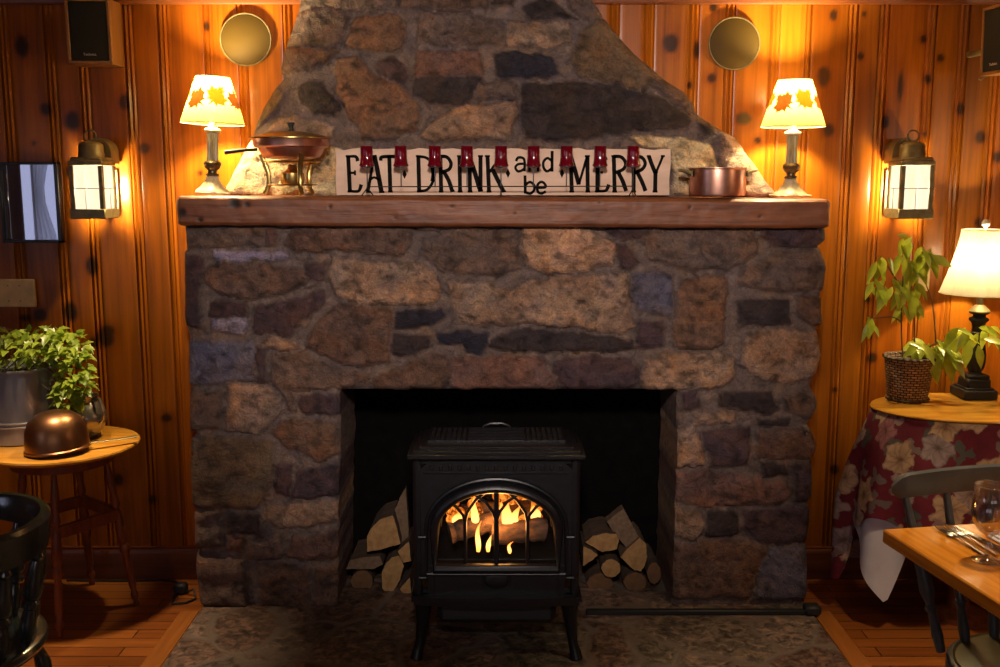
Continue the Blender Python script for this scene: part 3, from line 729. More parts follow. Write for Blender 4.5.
# ------------------------------------------------------------------ mantel beam
ML, MR = P(176, 210, 3.515).x, P(831, 212, 3.515).x
MZT, MZB = P(500, 196, 3.515).z, P(500, 225.5, 3.515).z
def mz(x): return MZT-.0105*(x-ML)/(MR-ML)+.004
nx, nz, ny = 420, 22, 40
def beamface(A0, U, W, nu, nw, nrm):
    uu, ww = np.meshgrid(np.linspace(0, 1, nu), np.linspace(0, 1, nw))
    return A0+U*uu[..., None]+W*ww[..., None], nrm
def vec(*a): return np.array(a, float)
verts = []; quads = []; kn = []; nv = 0
dx, dy, dz = MR-ML, YW-3.515, MZT-MZB
KB = [(182, 212, 3.2, 3.4), (235, 203, 5, 4), (247, 204, 3, 2), (200, 220, 2.5, 2), (330, 206, 1.2, 1.2), (515, 212, 1, 1.2), (395, 217, 1.2, 1), (690, 205, 1.2, 1), (760, 214, 1.2, 1), (600, 200, 1, 1), (452, 205, 2, 1)]
for (A0, U, W, nu, nw, nrm) in ((vec(ML, 3.515, MZB), vec(dx, 0, 0), vec(0, 0, dz), nx, nz, vec(0, -1, 0)), (vec(ML, 3.515, MZT), vec(dx, 0, 0), vec(0, dy, 0), nx, ny, vec(0, 0, 1)),
                             (vec(ML, YW, MZB), vec(dx, 0, 0), vec(0, -dy, 0), nx, ny, vec(0, 0, -1)), (vec(ML, YW, MZB), vec(0, -dy, 0), vec(0, 0, dz), ny, nz, vec(-1, 0, 0)),
                             (vec(MR, 3.515, MZB), vec(0, dy, 0), vec(0, 0, dz), ny, nz, vec(1, 0, 0))):
    g, n_ = beamface(A0, U, W, nu, nw, nrm)
    x, y, z = g[..., 0], g[..., 1], g[..., 2]
    # rounded, hand hewn arrises and gentle hollows, shared by neighbouring faces
    ey = np.clip(1-(y-3.515)/.012, 0, 1); ez = np.clip(1-(MZT-z)/.012, 0, 1); eb = np.clip(1-(z-MZB)/.010, 0, 1)
    exl = np.clip(1-(x-ML)/.012, 0, 1); exr = np.clip(1-(MR-x)/.012, 0, 1)
    y2 = y+.006*(ez+eb+exl+exr)*ey+.006*fbm(x*7, z*9, 3, 3)*ey+.003*fbm(x*30, z*50, 4, 3)*ey
    z2 = z-.006*(ey+exl+exr)*ez+.005*(ey+exl+exr)*eb+.006*fbm(x*6, y*9, 6, 3)*(ez-.4*eb)+.006*fbm(x*14, y*0+2, 9, 3)*eb
    x2 = x+.006*(ey+ez)*exl-.006*(ey+ez)*exr+.005*fbm(y*20, z*20, 7, 3)*(exl+exr)
    z2 = z2-.0105*(x-ML)/dx
    kk = np.zeros_like(x)
    for (px, py, rx, rz) in KB:
        p = P(px, py, 3.515); kk = np.maximum(kk, np.clip(1.6-np.sqrt(((x-p.x)/(rx*.0036))**2+((z-p.z)/(rz*.0036))**2)-abs(y-3.515)*200, 0, 1))
    y2 = y2+.004*kk
    verts.append(np.stack([x2, y2, z2], -1).reshape(-1, 3)); kn.append(kk.ravel())
    i = np.arange(nu*nw).reshape(nw, nu)+nv
    quads.append(np.stack([i[:-1, :-1], i[:-1, 1:], i[1:, 1:], i[1:, :-1]], -1).reshape(-1, 4)); nv += nu*nw
mb = npmesh('mantel_beam', np.concatenate(verts), np.concatenate(quads), MT['beam'], None, 60, None, np.concatenate(kn))
tag(mb, 'thick rough-hewn brown wooden beam across the stone fireplace as its mantel', 'mantel')
#PART3
# ------------------------------------------------------------------ lamps on the mantel
LAMPS = []
def px_prof(pr, k): return [(r*k, z*k) for r, z in pr]
def maple(cx_, cz_, sz, rot):
    pts = [(0,-1.0),(.10,-.55),(.50,-.72),(.42,-.48),(.92,-.22),(.74,-.05),(.86,.35),(.50,.30),(.40,.48),(.26,.42),(.30,.78),(.14,.70),(0,1.0)]
    pts = pts+[(-x, y) for x, y in pts[-2:0:-1]]
    ca, sa = math.cos(rot), math.sin(rot)
    return [(cx_+sz*(x*ca-y*sa), cz_+sz*(x*sa+y*ca)) for x, y in pts]
def cone_patch(bd, poly, z0, z1, r0, r1, eps):
    # a leaf wrapped on a conical shade: (arc, z) polygon fanned with rings for curvature
    cxm = sum(p[0] for p in poly)/len(poly); czm = sum(p[1] for p in poly)/len(poly)
    vs = []; fs = []; n = len(poly)
    rings = (1, .66, .33)
    for t in rings:
        for (a, z) in poly:
            a2 = cxm+(a-cxm)*t; z2 = czm+(z-czm)*t
            r = r0+(r1-r0)*(z2-z0)/(z1-z0)+eps
            vs.append((r*math.sin(a2), -r*math.cos(a2), z2))
    r = r0+(r1-r0)*(czm-z0)/(z1-z0)+eps; vs.append((r*math.sin(cxm), -r*math.cos(cxm), czm))
    for l in range(2):
        for k in range(n): fs.append([l*n+k, l*n+(k+1) % n, (l+1)*n+(k+1) % n, (l+1)*n+k])
    for k in range(n): fs.append([2*n+k, 2*n+(k+1) % n, 3*n])
    bd.add(vs, fs)
def mantel_lamp(label, px, Y):
    p = P(px, 194, Y); k = .00362
    t = thing('table_lamp', label, 'lamp', (p.x, Y, mz(p.x)+.001))
    b = B(); b.box((0, 0, .004), (.124, .124, .008), .003); b.lathe(px_prof([(17,2),(16.5,3),(15.5,4),(12,7),(9,11),(7,14),(6.2,16),(6.4,17),(4.5,18.5)], k), n=32); b.build('base', MT['cream'], t)
    b = B(); b.lathe(px_prof([(4,17.5),(6.6,18.5),(6.8,20),(4.6,21),(4.4,23),(7.6,26),(8.6,29),(8.6,31),(6.8,33)], k), n=32); b.build('collar', MT['bronze'], t)
    b = B(); b.lathe(px_prof([(6,32.5),(5.4,38),(5.3,50),(5.8,61)], k), n=32, flute=.14); b.build('column', MT['column'], t, 20)
    b = B(); b.lathe(px_prof([(5.8,60.5),(8.2,61.5),(8.4,63),(7.2,64.5),(4.4,66),(3.6,69),(3.2,74),(2,75)], k), n=28); b.build('socket', MT['cream'], t)
    z0, z1, r0, r1 = 69.5*k, 115*k, 31.4*k, 16.6*k
    b = B(); b.lathe([(r0, z0), (r0*.75+r1*.25, z0*.75+z1*.25), (r0*.5+r1*.5, z0*.5+z1*.5), (r1, z1)], n=48, cap=False); sh = b.build('shade', MT['shade'], t)
    for kx, (rr, zz) in enumerate(((r0, z0), (r1, z1))):
        b = B(); b.tube([(rr*math.cos(a*PI/24), rr*math.sin(a*PI/24), zz) for a in range(48)], .0016, 6, closed=True); b.build('rim', MT['trim'], sh)
    zm = z0+(z1-z0)*.53; rm = r0+(r1-r0)*.5
    for i in range(7):
        a = (i-3)*2*PI/7+.17
        poly = maple(0, 0, .046, (-.4, .5, .9, -.7)[i % 4])
        bl = B(); cone_patch(bl, [(a+x/rm, zm+(.006 if i % 2 else -.004)+z) for x, z in poly], z0, z1, r0, r1, .0012)
        bl.build('maple_leaf', MT['leaf_gold'] if i % 2 == 1 else MT['leaf_red'], sh)
    b = B(); b.sphere((0, 0, 88*k), (.020, .020, .028)); b.build('bulb', MT['bulb'], t)
    b = B(); b.tube([(0, 0, 72*k), (0, 0, 82*k)], .008); b.build('bulb_holder', MT['brass'], t)
    LAMPS.append((p.x, Y, mz(p.x)+96*k, 'm'))
    return t
MT['bulb'] = emis('lamp bulb', (1, .8, .5), 4)
mantel_lamp('small maple leaf shade lamp at the mantel left end beside the chafing dish', 212.5, 3.68).rotation_euler = (0, .045, .28)
mantel_lamp('small maple leaf shade lamp at the mantel right end beside the copper pot', 790, 3.70)
# ------------------------------------------------------------------ sign
YS = 3.705; k = P(501, 170, YS).x-P(500, 170, YS).x
pS = P(503, 192, YS); zS = mz(pS.x)
t = thing('wooden_sign', 'long cream wooden sign lettered EAT DRINK and be MERRY standing on the mantel', 'sign', (pS.x, YS, zS))
def sp(px, py): return ((px-503)*k, (192-py)*k*1.0)
top = [sp(336+334*i/40, 146+1.5*math.sin(i*1.7)*(.5+.5*math.sin(i*.9))) for i in range(41)]
bot = [sp(670-334*i/40, 191.6) for i in range(41)]
b = B(); b.prism(top+[sp(670.6, 160), sp(669.5, 176)]+bot+[sp(335.4, 176), sp(336.4, 160)], 0, .02); b.build('board', MT['sign'], t)
def stroke(bd, pts, w0, w1=None, y=-.0016):
    w1 = w1 or w0; pts = [Vector((p[0], p[1])) for p in pts]; n = len(pts); L = []; Rr = []
    for i, p in enumerate(pts):
        d = (pts[min(i+1, n-1)]-pts[max(i-1, 0)]).normalized(); nn = Vector((-d.y, d.x)); w = 1.55*(w0+(w1-w0)*i/(n-1))/2
        L.append(p+nn*w); Rr.append(p-nn*w)
    for i in range(n-1):
        q = [L[i], L[i+1], Rr[i+1], Rr[i]]; q = [sp(a.x, a.y) for a in q]
        if (q[1][0]-q[0][0])*(q[2][1]-q[1][1])-(q[1][1]-q[0][1])*(q[2][0]-q[1][0]) < 0: q = q[::-1]
        bd.prism(q, y, .0004)
def curve(pts, n=6):
    out = []; m = len(pts)
    for i in range(m-1):
        p0, p1, p2, p3 = [Vector(pts[max(0, min(m-1, i+j))]) for j in (-1, 0, 1, 2)]
        for s in range(n):
            u = s/n; out.append(.5*((2*p1)+(-p0+p2)*u+(2*p0-5*p1+4*p2-p3)*u*u+(-p0+3*p1-3*p2+p3)*u**3))
    out.append(Vector(pts[-1])); return out
T, H_ = 2.6, 1.7
def vert(bd, x0, y0, x1, y1, w=T):
    stroke(bd, curve([(x0, y0), ((x0+x1)/2, (y0+y1)/2), (x1, y1)]), w)
    for (x, y) in ((x0, y0), (x1, y1)): stroke(bd, [(x-w*.95, y), (x+w*.95, y)], 1.3)
def word(nm, strokes):
    b = B()
    for s in strokes:
        if s[0] == 'v': vert(b, *s[1])
        else: stroke(b, curve(s[1]), s[2], s[3] if len(s) > 3 else None)
    b.build('lettering', MT['ink'], t, 60, fix=True)
word('EAT', [('v', (348.5,153,349.5,188)), ('c', [(348,153.5),(356,153.5),(358,158)], 1.6, 2.4), ('c', [(349,169.5),(355,169.5)], 1.6), ('c', [(355,167),(355,172)], 1.3), ('c', [(349,187.5),(358,187.5),(361,181)], 1.6, 2.4),
             ('c', [(374.5,152),(371,170),(367.5,188)], 1.6, 2.2), ('c', [(374.5,152),(378,170),(381,188)], 3.0), ('c', [(365.5,188.4),(370,188.4)], 1.3), ('c', [(378.5,188.4),(384,188.4)], 1.3), ('c', [(369.5,177),(374,174),(380,177)], 1.5),
             ('c', [(381,157.5),(382.5,153.8),(397,153.8),(398,157.5)], 2.2), ('v', (389.5,153,390,188))])
word('DRINK', [('v', (418.5,153,419,188)), ('c', [(418,153.3),(427,155),(433,163),(433,177),(427,186),(418.5,187.6)], 1.8), ('c', [(432.5,163),(433.6,170),(432.5,178)], 3.0),
               ('v', (440.5,153,441,188)), ('c', [(440,153.3),(447,154),(451,160),(449,166),(441,169)], 2.2), ('c', [(444,168.5),(449,178),(452,187.5)], 2.6), ('c', [(450,188),(454.5,187)], 1.3),
               ('v', (459.5,153,460,188)), ('v', (469.5,153,470,188)), ('c', [(469.5,153),(475,170),(480.5,188)], 3.0), ('v', (480.5,153,480.5,187), ), ('v', (487.5,153,489,188)), ('c', [(501,153),(495,161),(489.5,169)], 1.6), ('c', [(492.5,166),(498,177),(503.5,188)], 2.8), ('c', [(501,188.2),(506,187.5)], 1.3)])
word('and', [('c', [(516,158),(518,154.6),(522.5,154.8),(524.5,158),(524.6,168)], 1.7), ('c', [(524.5,160.5),(518,161),(515.4,164.5),(518,168),(522,167),(524.5,165)], 1.6), ('c', [(529.5,154.5),(529.5,168.3)], 1.8), ('c', [(529.5,159),(533,155),(537,156.5),(538,161),(538,168.3)], 1.7),
             ('c', [(552,148),(552,168.3)], 1.9), ('c', [(552,158),(547.5,155),(543.5,158.5),(543.5,164),(547,168),(552,165)], 1.7)])
word('be', [('c', [(525,172),(525.4,190)], 1.9), ('c', [(525.4,181.5),(530,178.6),(534.3,182),(534,187),(530,190),(525.4,188.5)], 1.7), ('c', [(537.5,184.3),(545.5,183.6),(544,179.6),(540.5,178.6),(537.5,182),(538,188),(541.5,190),(546,187.8)], 1.7)])
word('MERRY', [('v', (570.5,153,572,188), ), ('c', [(570.5,153),(575,167),(579,181)], 2.8), ('c', [(587,153),(583,167),(579,181)], 1.6), ('v', (587.2,153,588,188)), ('v', (597.3,153,597.6,188)), ('c', [(597,153.5),(604,153.5),(606,157)], 1.6, 2.2), ('c', [(597,169.3),(603,169)], 1.5), ('c', [(597,187.5),(606,187),(609,181)], 1.6, 2.4),
               ('v', (613.5,153,615,188)), ('c', [(613,153.3),(621,154),(625.5,160),(623,166),(615,169.5)], 2.2), ('c', [(618,168.5),(623,178),(626.5,187.5)], 2.6), ('v', (633.5,153,634,188)), ('c', [(633,153.3),(641,154),(645,160),(642,166),(634,169.5)], 2.2), ('c', [(637,168.5),(642,178),(646,187.5)], 2.6),
               ('c', [(648.5,153),(652,162),(655.5,170)], 2.6), ('c', [(662.5,153),(659,162),(655.5,170)], 1.6), ('v', (655.5,169,655.5,188)), ('c', [(646.5,153),(650.5,153)], 1.3), ('c', [(660.5,153),(664.5,153)], 1.3)])
for (x, y) in ((404.5, 171), (508, 170), (562, 170)):
    b = B(); b.prism([sp(x-2.2, y), sp(x, y+4.6), sp(x+2.2, y), sp(x, y-4.6)], -.0016, .0004); b.build('diamond', MT['ink'], t)
# ------------------------------------------------------------------ votive stand and nine red glasses
YV = 3.605; kv = P(501, 170, YV).x-P(500, 170, YV).x
pv = P(500, 194, YV); zV = mz(pv.x)
t = thing('votive_stand', 'black wire candle stand with a long low rail in front of the lettered sign', 'candle stand', (pv.x, YV, zV))
def vv(px, py): return Vector(((px-500)*kv, 0, (193.5-py)*kv))
b = B(); b.tube([vv(367, 184.3), vv(634, 183.8)], .0022, 6); b.build('rail', MT['wire'], t)
cups = [367, 401, 435, 467, 501, 533.5, 566.5, 600, 633]
for x in cups:
    b = B(); b.tube([vv(x, 184.2), vv(x, 164.5)], .0019, 6); b.lathe([(.008, (193.5-165.6)*kv), (.0235, (193.5-164.7)*kv), (.0235, (193.5-164.2)*kv)], c=(vv(x, 0).x, 0, 0), n=16); b.build('stem', MT['wire'], t)
for x in (367, 501, 633):
    b = B()
    for sg in (-1, 1):
        q = vv(x, 184); e = vv(x, 192.9)
        b.tube([q, q+Vector((0, sg*.012, -.008)), e+Vector((sg*.012 if x != 501 else 0, sg*.028, .006)), e+Vector((sg*.016 if x != 501 else 0, sg*.034, .0))], .0024, 6)
    b.build('foot', MT['wire'], t)
names = ['red glass votive cup in front of the A of EAT, first from the left', 'red glass votive cup between EAT and DRINK, just right of the letter T', 'red glass votive cup overlapping the D of DRINK on the sign', 'red glass votive cup overlapping the letter N of DRINK', 'red glass votive cup at the end of DRINK, over the K',
         'red glass votive cup over the small word and', 'red glass votive cup at the left edge of the letter M of MERRY', 'red glass votive cup over the E of MERRY', 'red glass votive cup over the second R of MERRY, last on the right']
cup0 = None
for x, lb in zip(cups, names):
    w = vv(x, 164.1); loc = (pv.x+w.x, YV, zV+w.z)
    if cup0 is None:
        b = B(); b.lathe([(.001, 0), (.0265, .0), (.0272, .004), (.0245, .010), (.0215, .03), (.022, .066), (.0235, .070), (.0215, .070), (.0195, .062), (.019, .014), (.001, .012)], n=24)
        cup0 = b.build('votive_glass', MT['redglass']); cup0.location = loc; o = cup0
    else: o = cup0.copy(); C.objects.link(o); o.location = loc
    tag(o, lb, 'candle glass', 'red votive glasses on the wire stand')
# ------------------------------------------------------------------ chafing dish
Yc = 3.615; pc = P(293, 193, Yc); kc = P(501, 170, Yc).x-P(500, 170, Yc).x
t = thing('chafing_dish', 'copper chafing dish with brass lid on a brass stand beside the left mantel lamp', 'chafing dish', (pc.x, Yc, mz(pc.x)+.002))
zz = lambda py: (193-py)*kc
b = B(); b.lathe([(.02, zz(158.5)), (.075, zz(158)), (.100, zz(156)), (.113, zz(150)), (.116, zz(147.5)), (.124, zz(147)), (.132, zz(146)), (.135, zz(140)), (.137, zz(138.6)), (.130, zz(138.6)), (.127, zz(146))], n=44); b.build('pan', MT['copper'], t)
b = B(); b.lathe([(.145, zz(138.4)), (.145, zz(137.6)), (.128, zz(136)), (.09, zz(133)), (.05, zz(131.2)), (.002, zz(130.4))], n=44); ld = b.build('lid', MT['brass'], t)
b = B(); b.lathe([(.014, zz(130.8)), (.009, zz(129)), (.008, zz(127)), (.013, zz(123.5)), (.014, zz(122.4)), (.001, zz(122))], n=20); b.build('knob', MT['black'], ld)
b = B(); b.tube([(-.115, -.03, zz(149)), (-.15, -.036, zz(149.3)), (-.225, -.05, zz(152))], [.007, .008, .010], 10, flat=(1.3, .8)); b.build('handle', MT['black'], t)
b = B()
for zq, rq in ((zz(160.5), .098), (zz(183.5), .085)): b.tube([(rq*math.cos(a*PI/20), rq*math.sin(a*PI/20), zq) for a in range(40)], .003, 6, closed=True)
b.build('stand_ring', MT['brass'], t)
for i in range(3):
    a = -PI/2+.5+i*2*PI/3; ca, sa = math.cos(a), math.sin(a)
    b = B(); b.tube([(r*ca, r*sa, z) for r, z in ((.112, zz(153)), (.100, zz(161)), (.086, zz(172)), (.084, zz(182)), (.095, zz(190)), (.104, zz(192.6)))], [.0045, .006, .0055, .005, .005, .006], 8, flat=(1.6, .7)); b.build('leg', MT['brass'], t)
b = B(); b.lathe([(.002, zz(184)), (.036, zz(184)), (.042, zz(180)), (.042, zz(172)), (.026, zz(170)), (.016, zz(167)), (.014, zz(163.5)), (.002, zz(163))], n=26); b.build('burner', MT['brass'], t)
# ------------------------------------------------------------------ copper pot
Yp = 3.62; pp = P(717, 194, Yp); kp = .0036
t = thing('copper_pot', 'polished copper pot with side handles standing left of the right mantel lamp', 'pot', (pp.x, Yp, mz(pp.x)+.002))
b = B(); b.lathe([(.002, 0), (.090, 0), (.098, .004), (.100, .012), (.0995, .094), (.104, .098), (.104, .101), (.097, .101), (.0955, .094), (.095, .01), (.002, .008)], n=48); b.build('body', MT['copper'], t)
for sg in (-1, 1):
    b = B(); b.tube([(sg*.099, -.032, .082), (sg*.118, -.030, .090), (sg*.134, -.016, .092), (sg*.137, 0, .092), (sg*.134, .016, .092), (sg*.118, .030, .090), (sg*.099, .032, .082)], .0055, 8)
    for y in (-.032, .032): b.box((sg*.099, y, .08), (.006, .018, .022), .002)
    b.build('handle', MT['brass_old'], t)
# ------------------------------------------------------------------ wall lanterns
def lantern(label, px, mirror):
    Yl = 3.735; p = P(px, 190, Yl); m = -1 if mirror else 1
    t = thing('wall_lantern', label, 'wall light', (p.x, Yl, P(px, 219, 3.67).z))
    H = P(px, 160, 3.67).z-P(px, 219, 3.67).z; W = .118; D = .125
    b = B(); b.box((0, 0, .018), (W+.012, D+.012, .036), .003); b.build('base_band', MT['brass_old'], t)
    b = B(); b.box((0, 0, H-.010), (W+.008, D+.008, .018), .004); b.box((0, 0, H+.003), (W-.004, D-.004, .016), .006); b.build('roof', MT['brass_old'], t)
    for sx in (-1, 1):
        for sy in (-1, 1):
            b = B(); b.box((sx*(W/2-.006), sy*(D/2-.006), H/2), (.016, .016, H-.04), .002); b.build('corner_post', MT['brass_old'], t)
    for (c, d) in (((0, -D/2+.006, H/2+.008), (W-.022, .004, H-.055)), ((-W/2+.006, 0, H/2+.008), (.004, D-.022, H-.055)), ((W/2-.006, 0, H/2+.008), (.004, D-.022, H-.055))):
        b = B().box(c, d, .001); b.build('pane', MT['pane_lit'], t)
    b = B()
    zq = H*.52
    b.tube([(-W/2-.006, -D/2-.003, zq), (W/2+.006, -D/2-.003, zq), (W/2+.006, D/2, zq)], .0013, 5); b.tube([(-W/2-.006, -D/2-.003, zq), (-W/2-.006, D/2, zq)], .0013, 5)
    b.tube([(-.004, -D/2-.002, .036), (-.004, -D/2-.002, zq)], .0012, 5); b.tube([(m*(W/2+.004), -.004, .036), (m*(W/2+.004), -.004, zq)], .0012, 5)
    b.build('wire_guard', MT['brass_old'], t)
    LAMPS.append((p.x, Yl, t.location.z+H*.5, 'l'))
    b = B(); b.lathe([(.045, H+.010), (.046, H+.024), (.044, H+.028), (.044, H+.052), (.042, H+.058), (.030, H+.066), (.002, H+.070)], n=30); b.build('chimney_cap', MT['brass_old'], t)
    b = B(); b.tube([(.021*math.cos(a*PI/10), 0, H+.088+.021*math.sin(a*PI/10)) for a in range(20)], .0032, 8, closed=True); b.build('ring', MT['brass_old'], t)
    # round hood reaching back to the wall
    b = B(); n = 20; pr = [(-.052, .02)]
    poly = [(-.052, H-.01)]+[(-.052*math.cos(a*PI/n), H+.032+.052*math.sin(a*PI/n)) for a in range(n+1)]+[(.052, H-.01)]
    b.prism(poly, .05, YW-Yl-.012); b.build('hood', MT['brass_old'], t)
    b = B(); b.box((0, YW-Yl-.010, H*.45), (.085, .012, H*.8), .003); b.box((0, (D/2+YW-Yl)/2, .05), (.03, YW-Yl-D/2+.006, .02), .003); b.build('bracket', MT['brass_old'], t)
    return t
lantern('lit brass wall lantern beside the black framed mirror', 93.5, False)
lantern('lit brass wall lantern on pine wall above the leafy plant in the wicker basket', 910, True)
# ------------------------------------------------------------------ speakers
def text_mesh(txt, size, mt, name, parent, loc, rot):
    cu = bpy.data.curves.new(name, 'FONT'); cu.body = txt; cu.size = size; cu.align_x = 'CENTER'; cu.extrude = .0004
    o = bpy.data.objects.new(name, cu); C.objects.link(o)
    me = bpy.data.meshes.new_from_object(o.evaluated_get(bpy.context.evaluated_depsgraph_get()))
    bpy.data.objects.remove(o); me.materials.clear(); me.materials.append(mt)
    q = bpy.data.objects.new(name, me); C.objects.link(q); q.parent = parent; q.location = loc; q.rotation_euler = rot; return q
def speaker(label, loc, rz, rx, W=.158, D=.13, H=.232):
    t = thing('wall_speaker', label, 'speaker', loc, rz); t.rotation_euler = (rx, 0, rz)
    b = B(); z = 0; th = .012
    b.box((0, D/2, 0), (W, D, H), .003)
    # raised front lip round the grille
    for (c, d) in (((-W/2+th/2, -.003, 0), (th, .012, H)), ((W/2-th/2, -.003, 0), (th, .012, H)), ((0, -.003, H/2-th/2), (W, .012, th)), ((0, -.003, -H/2+th/2), (W, .012, th))): b.box(c, d, .002)
    b.build('cabinet', MT['cabinet'], t)
    b = B().box((0, -.002, 0), (W-2*th, .012, H-2*th), .004); b.build('grille', MT['cloth_black'], t)
    text_mesh('Technics', .013, MT['silver_print'], 'nameplate', t, (.0, -.009, -H/2+.030), (PI/2, 0, 0))
    return t
pl = P(88.5, 31, 3.73)
s1 = speaker('wood-cased bookshelf speaker with black grille high on the left of the pine wall', (pl.x, 3.735, pl.z), .06, .02)
b = B().box((0, .134, 0), (.06, .012, .10), .002); b.build('bracket', MT['black'], s1)
pr_ = P(987.5, 42, 3.61)
s2 = speaker('wood-cased speaker with black grille hung at the right edge above the linen lamp', (pr_.x, 3.545, pr_.z), -PI/2+.10, .03)
b = B(); b.box((-.17, .065, -.02), (.22, .02, .02), .003); b.tube([(-.08, .02, -.112), (-.085, .0, -.128), (-.088, -.006, -.124)], .003, 6); b.build('bracket', MT['brass_old'], s2)
# ------------------------------------------------------------------ round perforated discs
for px, lb in ((245.5, 'round brass perforated disc on the pine wall above the left mantel lamp'), (734.5, 'round brass perforated disc on the pine wall left of the right mantel lamp')):
    p = P(px, 39.5 if px < 500 else 43.5, YW-.02)
    t = thing('perforated_disc', lb, 'wall disc', (p.x, YW-.012, p.z))
    M = Matrix.Rotation(PI/2, 4, 'X')
    b = B(); b.lathe([(.001, .010), (.088, .009), (.0935, .006), (.0935, 0), (.001, 0)], n=48, M=M); b.build('mesh_face', MT['grille'], t)
    b = B(); b.tube([(.0945*math.cos(a*PI/24), -.006, .0945*math.sin(a*PI/24)) for a in range(48)], .003, 6, closed=True); b.build('rim', MT['brass_old'], t)
# ------------------------------------------------------------------ mirror and wall plates
def rectpx(x0, y0, x1, y1, Y):
    a = P(x0, (y0+y1)/2, Y); b_ = P(x1, (y0+y1)/2, Y); u = P((x0+x1)/2, y0, Y); l = P((x0+x1)/2, y1, Y)
    return (a.x+b_.x)/2, (u.z+l.z)/2, b_.x-a.x, u.z-l.z
cx, cz, w_, h_ = rectpx(2.5, 162, 62, 242.5, 3.85)
t = thing('mirror', 'small rectangular mirror in a thin black frame beside the left wall lantern', 'mirror', (cx, 3.858, cz))
b = B()
for (c, d) in (((-w_/2+.005, -.012, 0), (.010, .034, h_)), ((w_/2-.008, -.012, 0), (.016, .034, h_)), ((0, -.012, h_/2-.005), (w_, .034, .010)), ((0, -.012, -h_/2+.005), (w_, .034, .010))): b.box(c, d, .002)
b.build('frame', MT['frame_black'], t)
b = B().box((-.003, -.006, 0), (w_-.022, .006, h_-.016), .0005); b.build('glass', MT['mirror'], t)
b = B(); b.box((-w_/2+.020, -.011, 0), (.012, .006, h_-.02), .002); b.build('bevel_strip', MT['mirror'], t)
cx, cz, w_, h_ = rectpx(-12, 279, 35.5, 307, 3.865)
t = thing('wall_plate', 'blank beige wall plate with small screws below the framed mirror', 'wall plate', (cx, 3.868, cz))
b = B().box((0, -.002, 0), (w_, .016, h_), .004); b.build('cover', MT['plate'], t)
for sx in (-.055, -.01, .035):
    for sz in (-.03, .03): b = B(); b.sphere((sx, -.0105, sz), (.003, .0018, .003), 10, 6); b.build('screw', MT['brass_old'], t)
cx, cz, w_, h_ = rectpx(919, 263, 929, 291, 3.865)
t = thing('light_switch', 'ivory light switch plate behind the plant leaves under the right lantern', 'switch', (cx, 3.868, cz))
b = B().box((0, -.001, 0), (.045, .014, h_), .004); b.build('plate', MT['plate'], t)
b = B().box((0, -.012, .002), (.010, .014, .022), .002, Matrix.Rotation(.3, 4, 'X')); b.build('toggle', MT['white_glaze'], t)
# ------------------------------------------------------------------ stove
SX, SY = -.012, 3.30
t = stove = thing('gas_stove', 'black cast iron stove with arched glass door and burning fire on the hearth', 'stove', (SX, SY, .011))
IR = MT['iron']; W = .535; yf = -.155
zb, zt = .225, .672
wz0, wzs, wzt, wa = .322, .448, .566, .186
stove.scale = (1.0, 1.0, 1.035)
def arch(a, z0, zs, zt, n=22): return [(-a, z0)]+[(-a*math.cos(PI*i/n), zs+(zt-zs)*math.sin(PI*i/n)) for i in range(n+1)]+[(a, z0)]
b = B()
b.box((-W/2+.012, -.018, (zb+zt)/2), (.024, .275, zt-zb), .006); b.box((W/2-.012, -.018, (zb+zt)/2), (.024, .275, zt-zb), .006)
b.box((0, .110, (zb+zt)/2), (W, .02, zt-zb), .004); b.box((0, -.02, zb+.01), (W-.02, .26, .02), .004); b.box((0, -.02, zt-.01), (W-.02, .26, .02), .004)
for sx in (-1, 1): b.lathe([(.014, zb), (.014, zt)], (sx*(W/2-.008), yf+.012, 0), 14)
b.build('body', IR, t)
# front plate with arched opening
def plate(bd, hole, outer, y0, y1):
    n = len(hole); vs = []; fs = []
    for y in (y0, y1):
        vs += [(p[0], y, p[1]) for p in outer]+[(p[0], y, p[1]) for p in hole]
    for k in range(n):
        k2 = (k+1) % n
        fs += [[k, k2, n+k2, n+k], [2*n+k, 3*n+k, 3*n+k2, 2*n+k2], [n+k, n+k2, 3*n+k2, 3*n+k], [k, 2*n+k, 2*n+k2, k2]]
    bd.add(vs, fs)
hole = arch(wa+.012, wz0-.012, wzs, wzt+.012)
def toward(p, x, z0, z1):
    # push a hole point outward to the rectangle border
    cx, cz = 0, (wz0+wzt)/2; dx, dz = p[0]-cx, p[1]-cz
    s = min(x/abs(dx) if dx else 9e9, ((z1-cz) if dz > 0 else (cz-z0))/abs(dz) if dz else 9e9)
    return (cx+dx*s, cz+dz*s)
b = B(); plate(b, hole, [toward(p, W/2-.02, zb+.015, zt-.005) for p in hole], yf, yf+.02); b.build('front_plate', IR, t)
b = B()
for i in range(15): b.box((-.21+.03*i, yf-.002, zt-.028), (.012, .008, .016), .002)
b.box((0, yf-.002, zt-.045), (W-.06, .007, .005), .002); b.build('frieze', IR, t)
d = B().tube([(x, yf-.012, z) for x, z in arch(wa+.016, wz0-.005, wzs, wzt+.016)], .019, 10, closed=True, flat=(1, .9)).build('door', IR, t)
b = B(); b.tube([(x, yf-.008, z) for x, z in arch(wa+.043, wz0-.025, wzs, wzt+.043)], .007, 8, closed=True); b.build('moulding', IR, d)
g = B().box((0, yf+.010, (wz0+wzt)/2), (2*wa+.02, .004, wzt-wz0+.02), .001).build('glass', MT['pane'], d)
b = B(); y = yf-.006
b.tube([(0, y, wz0), (0, y, wzt)], .0085, 8)
bar = .102
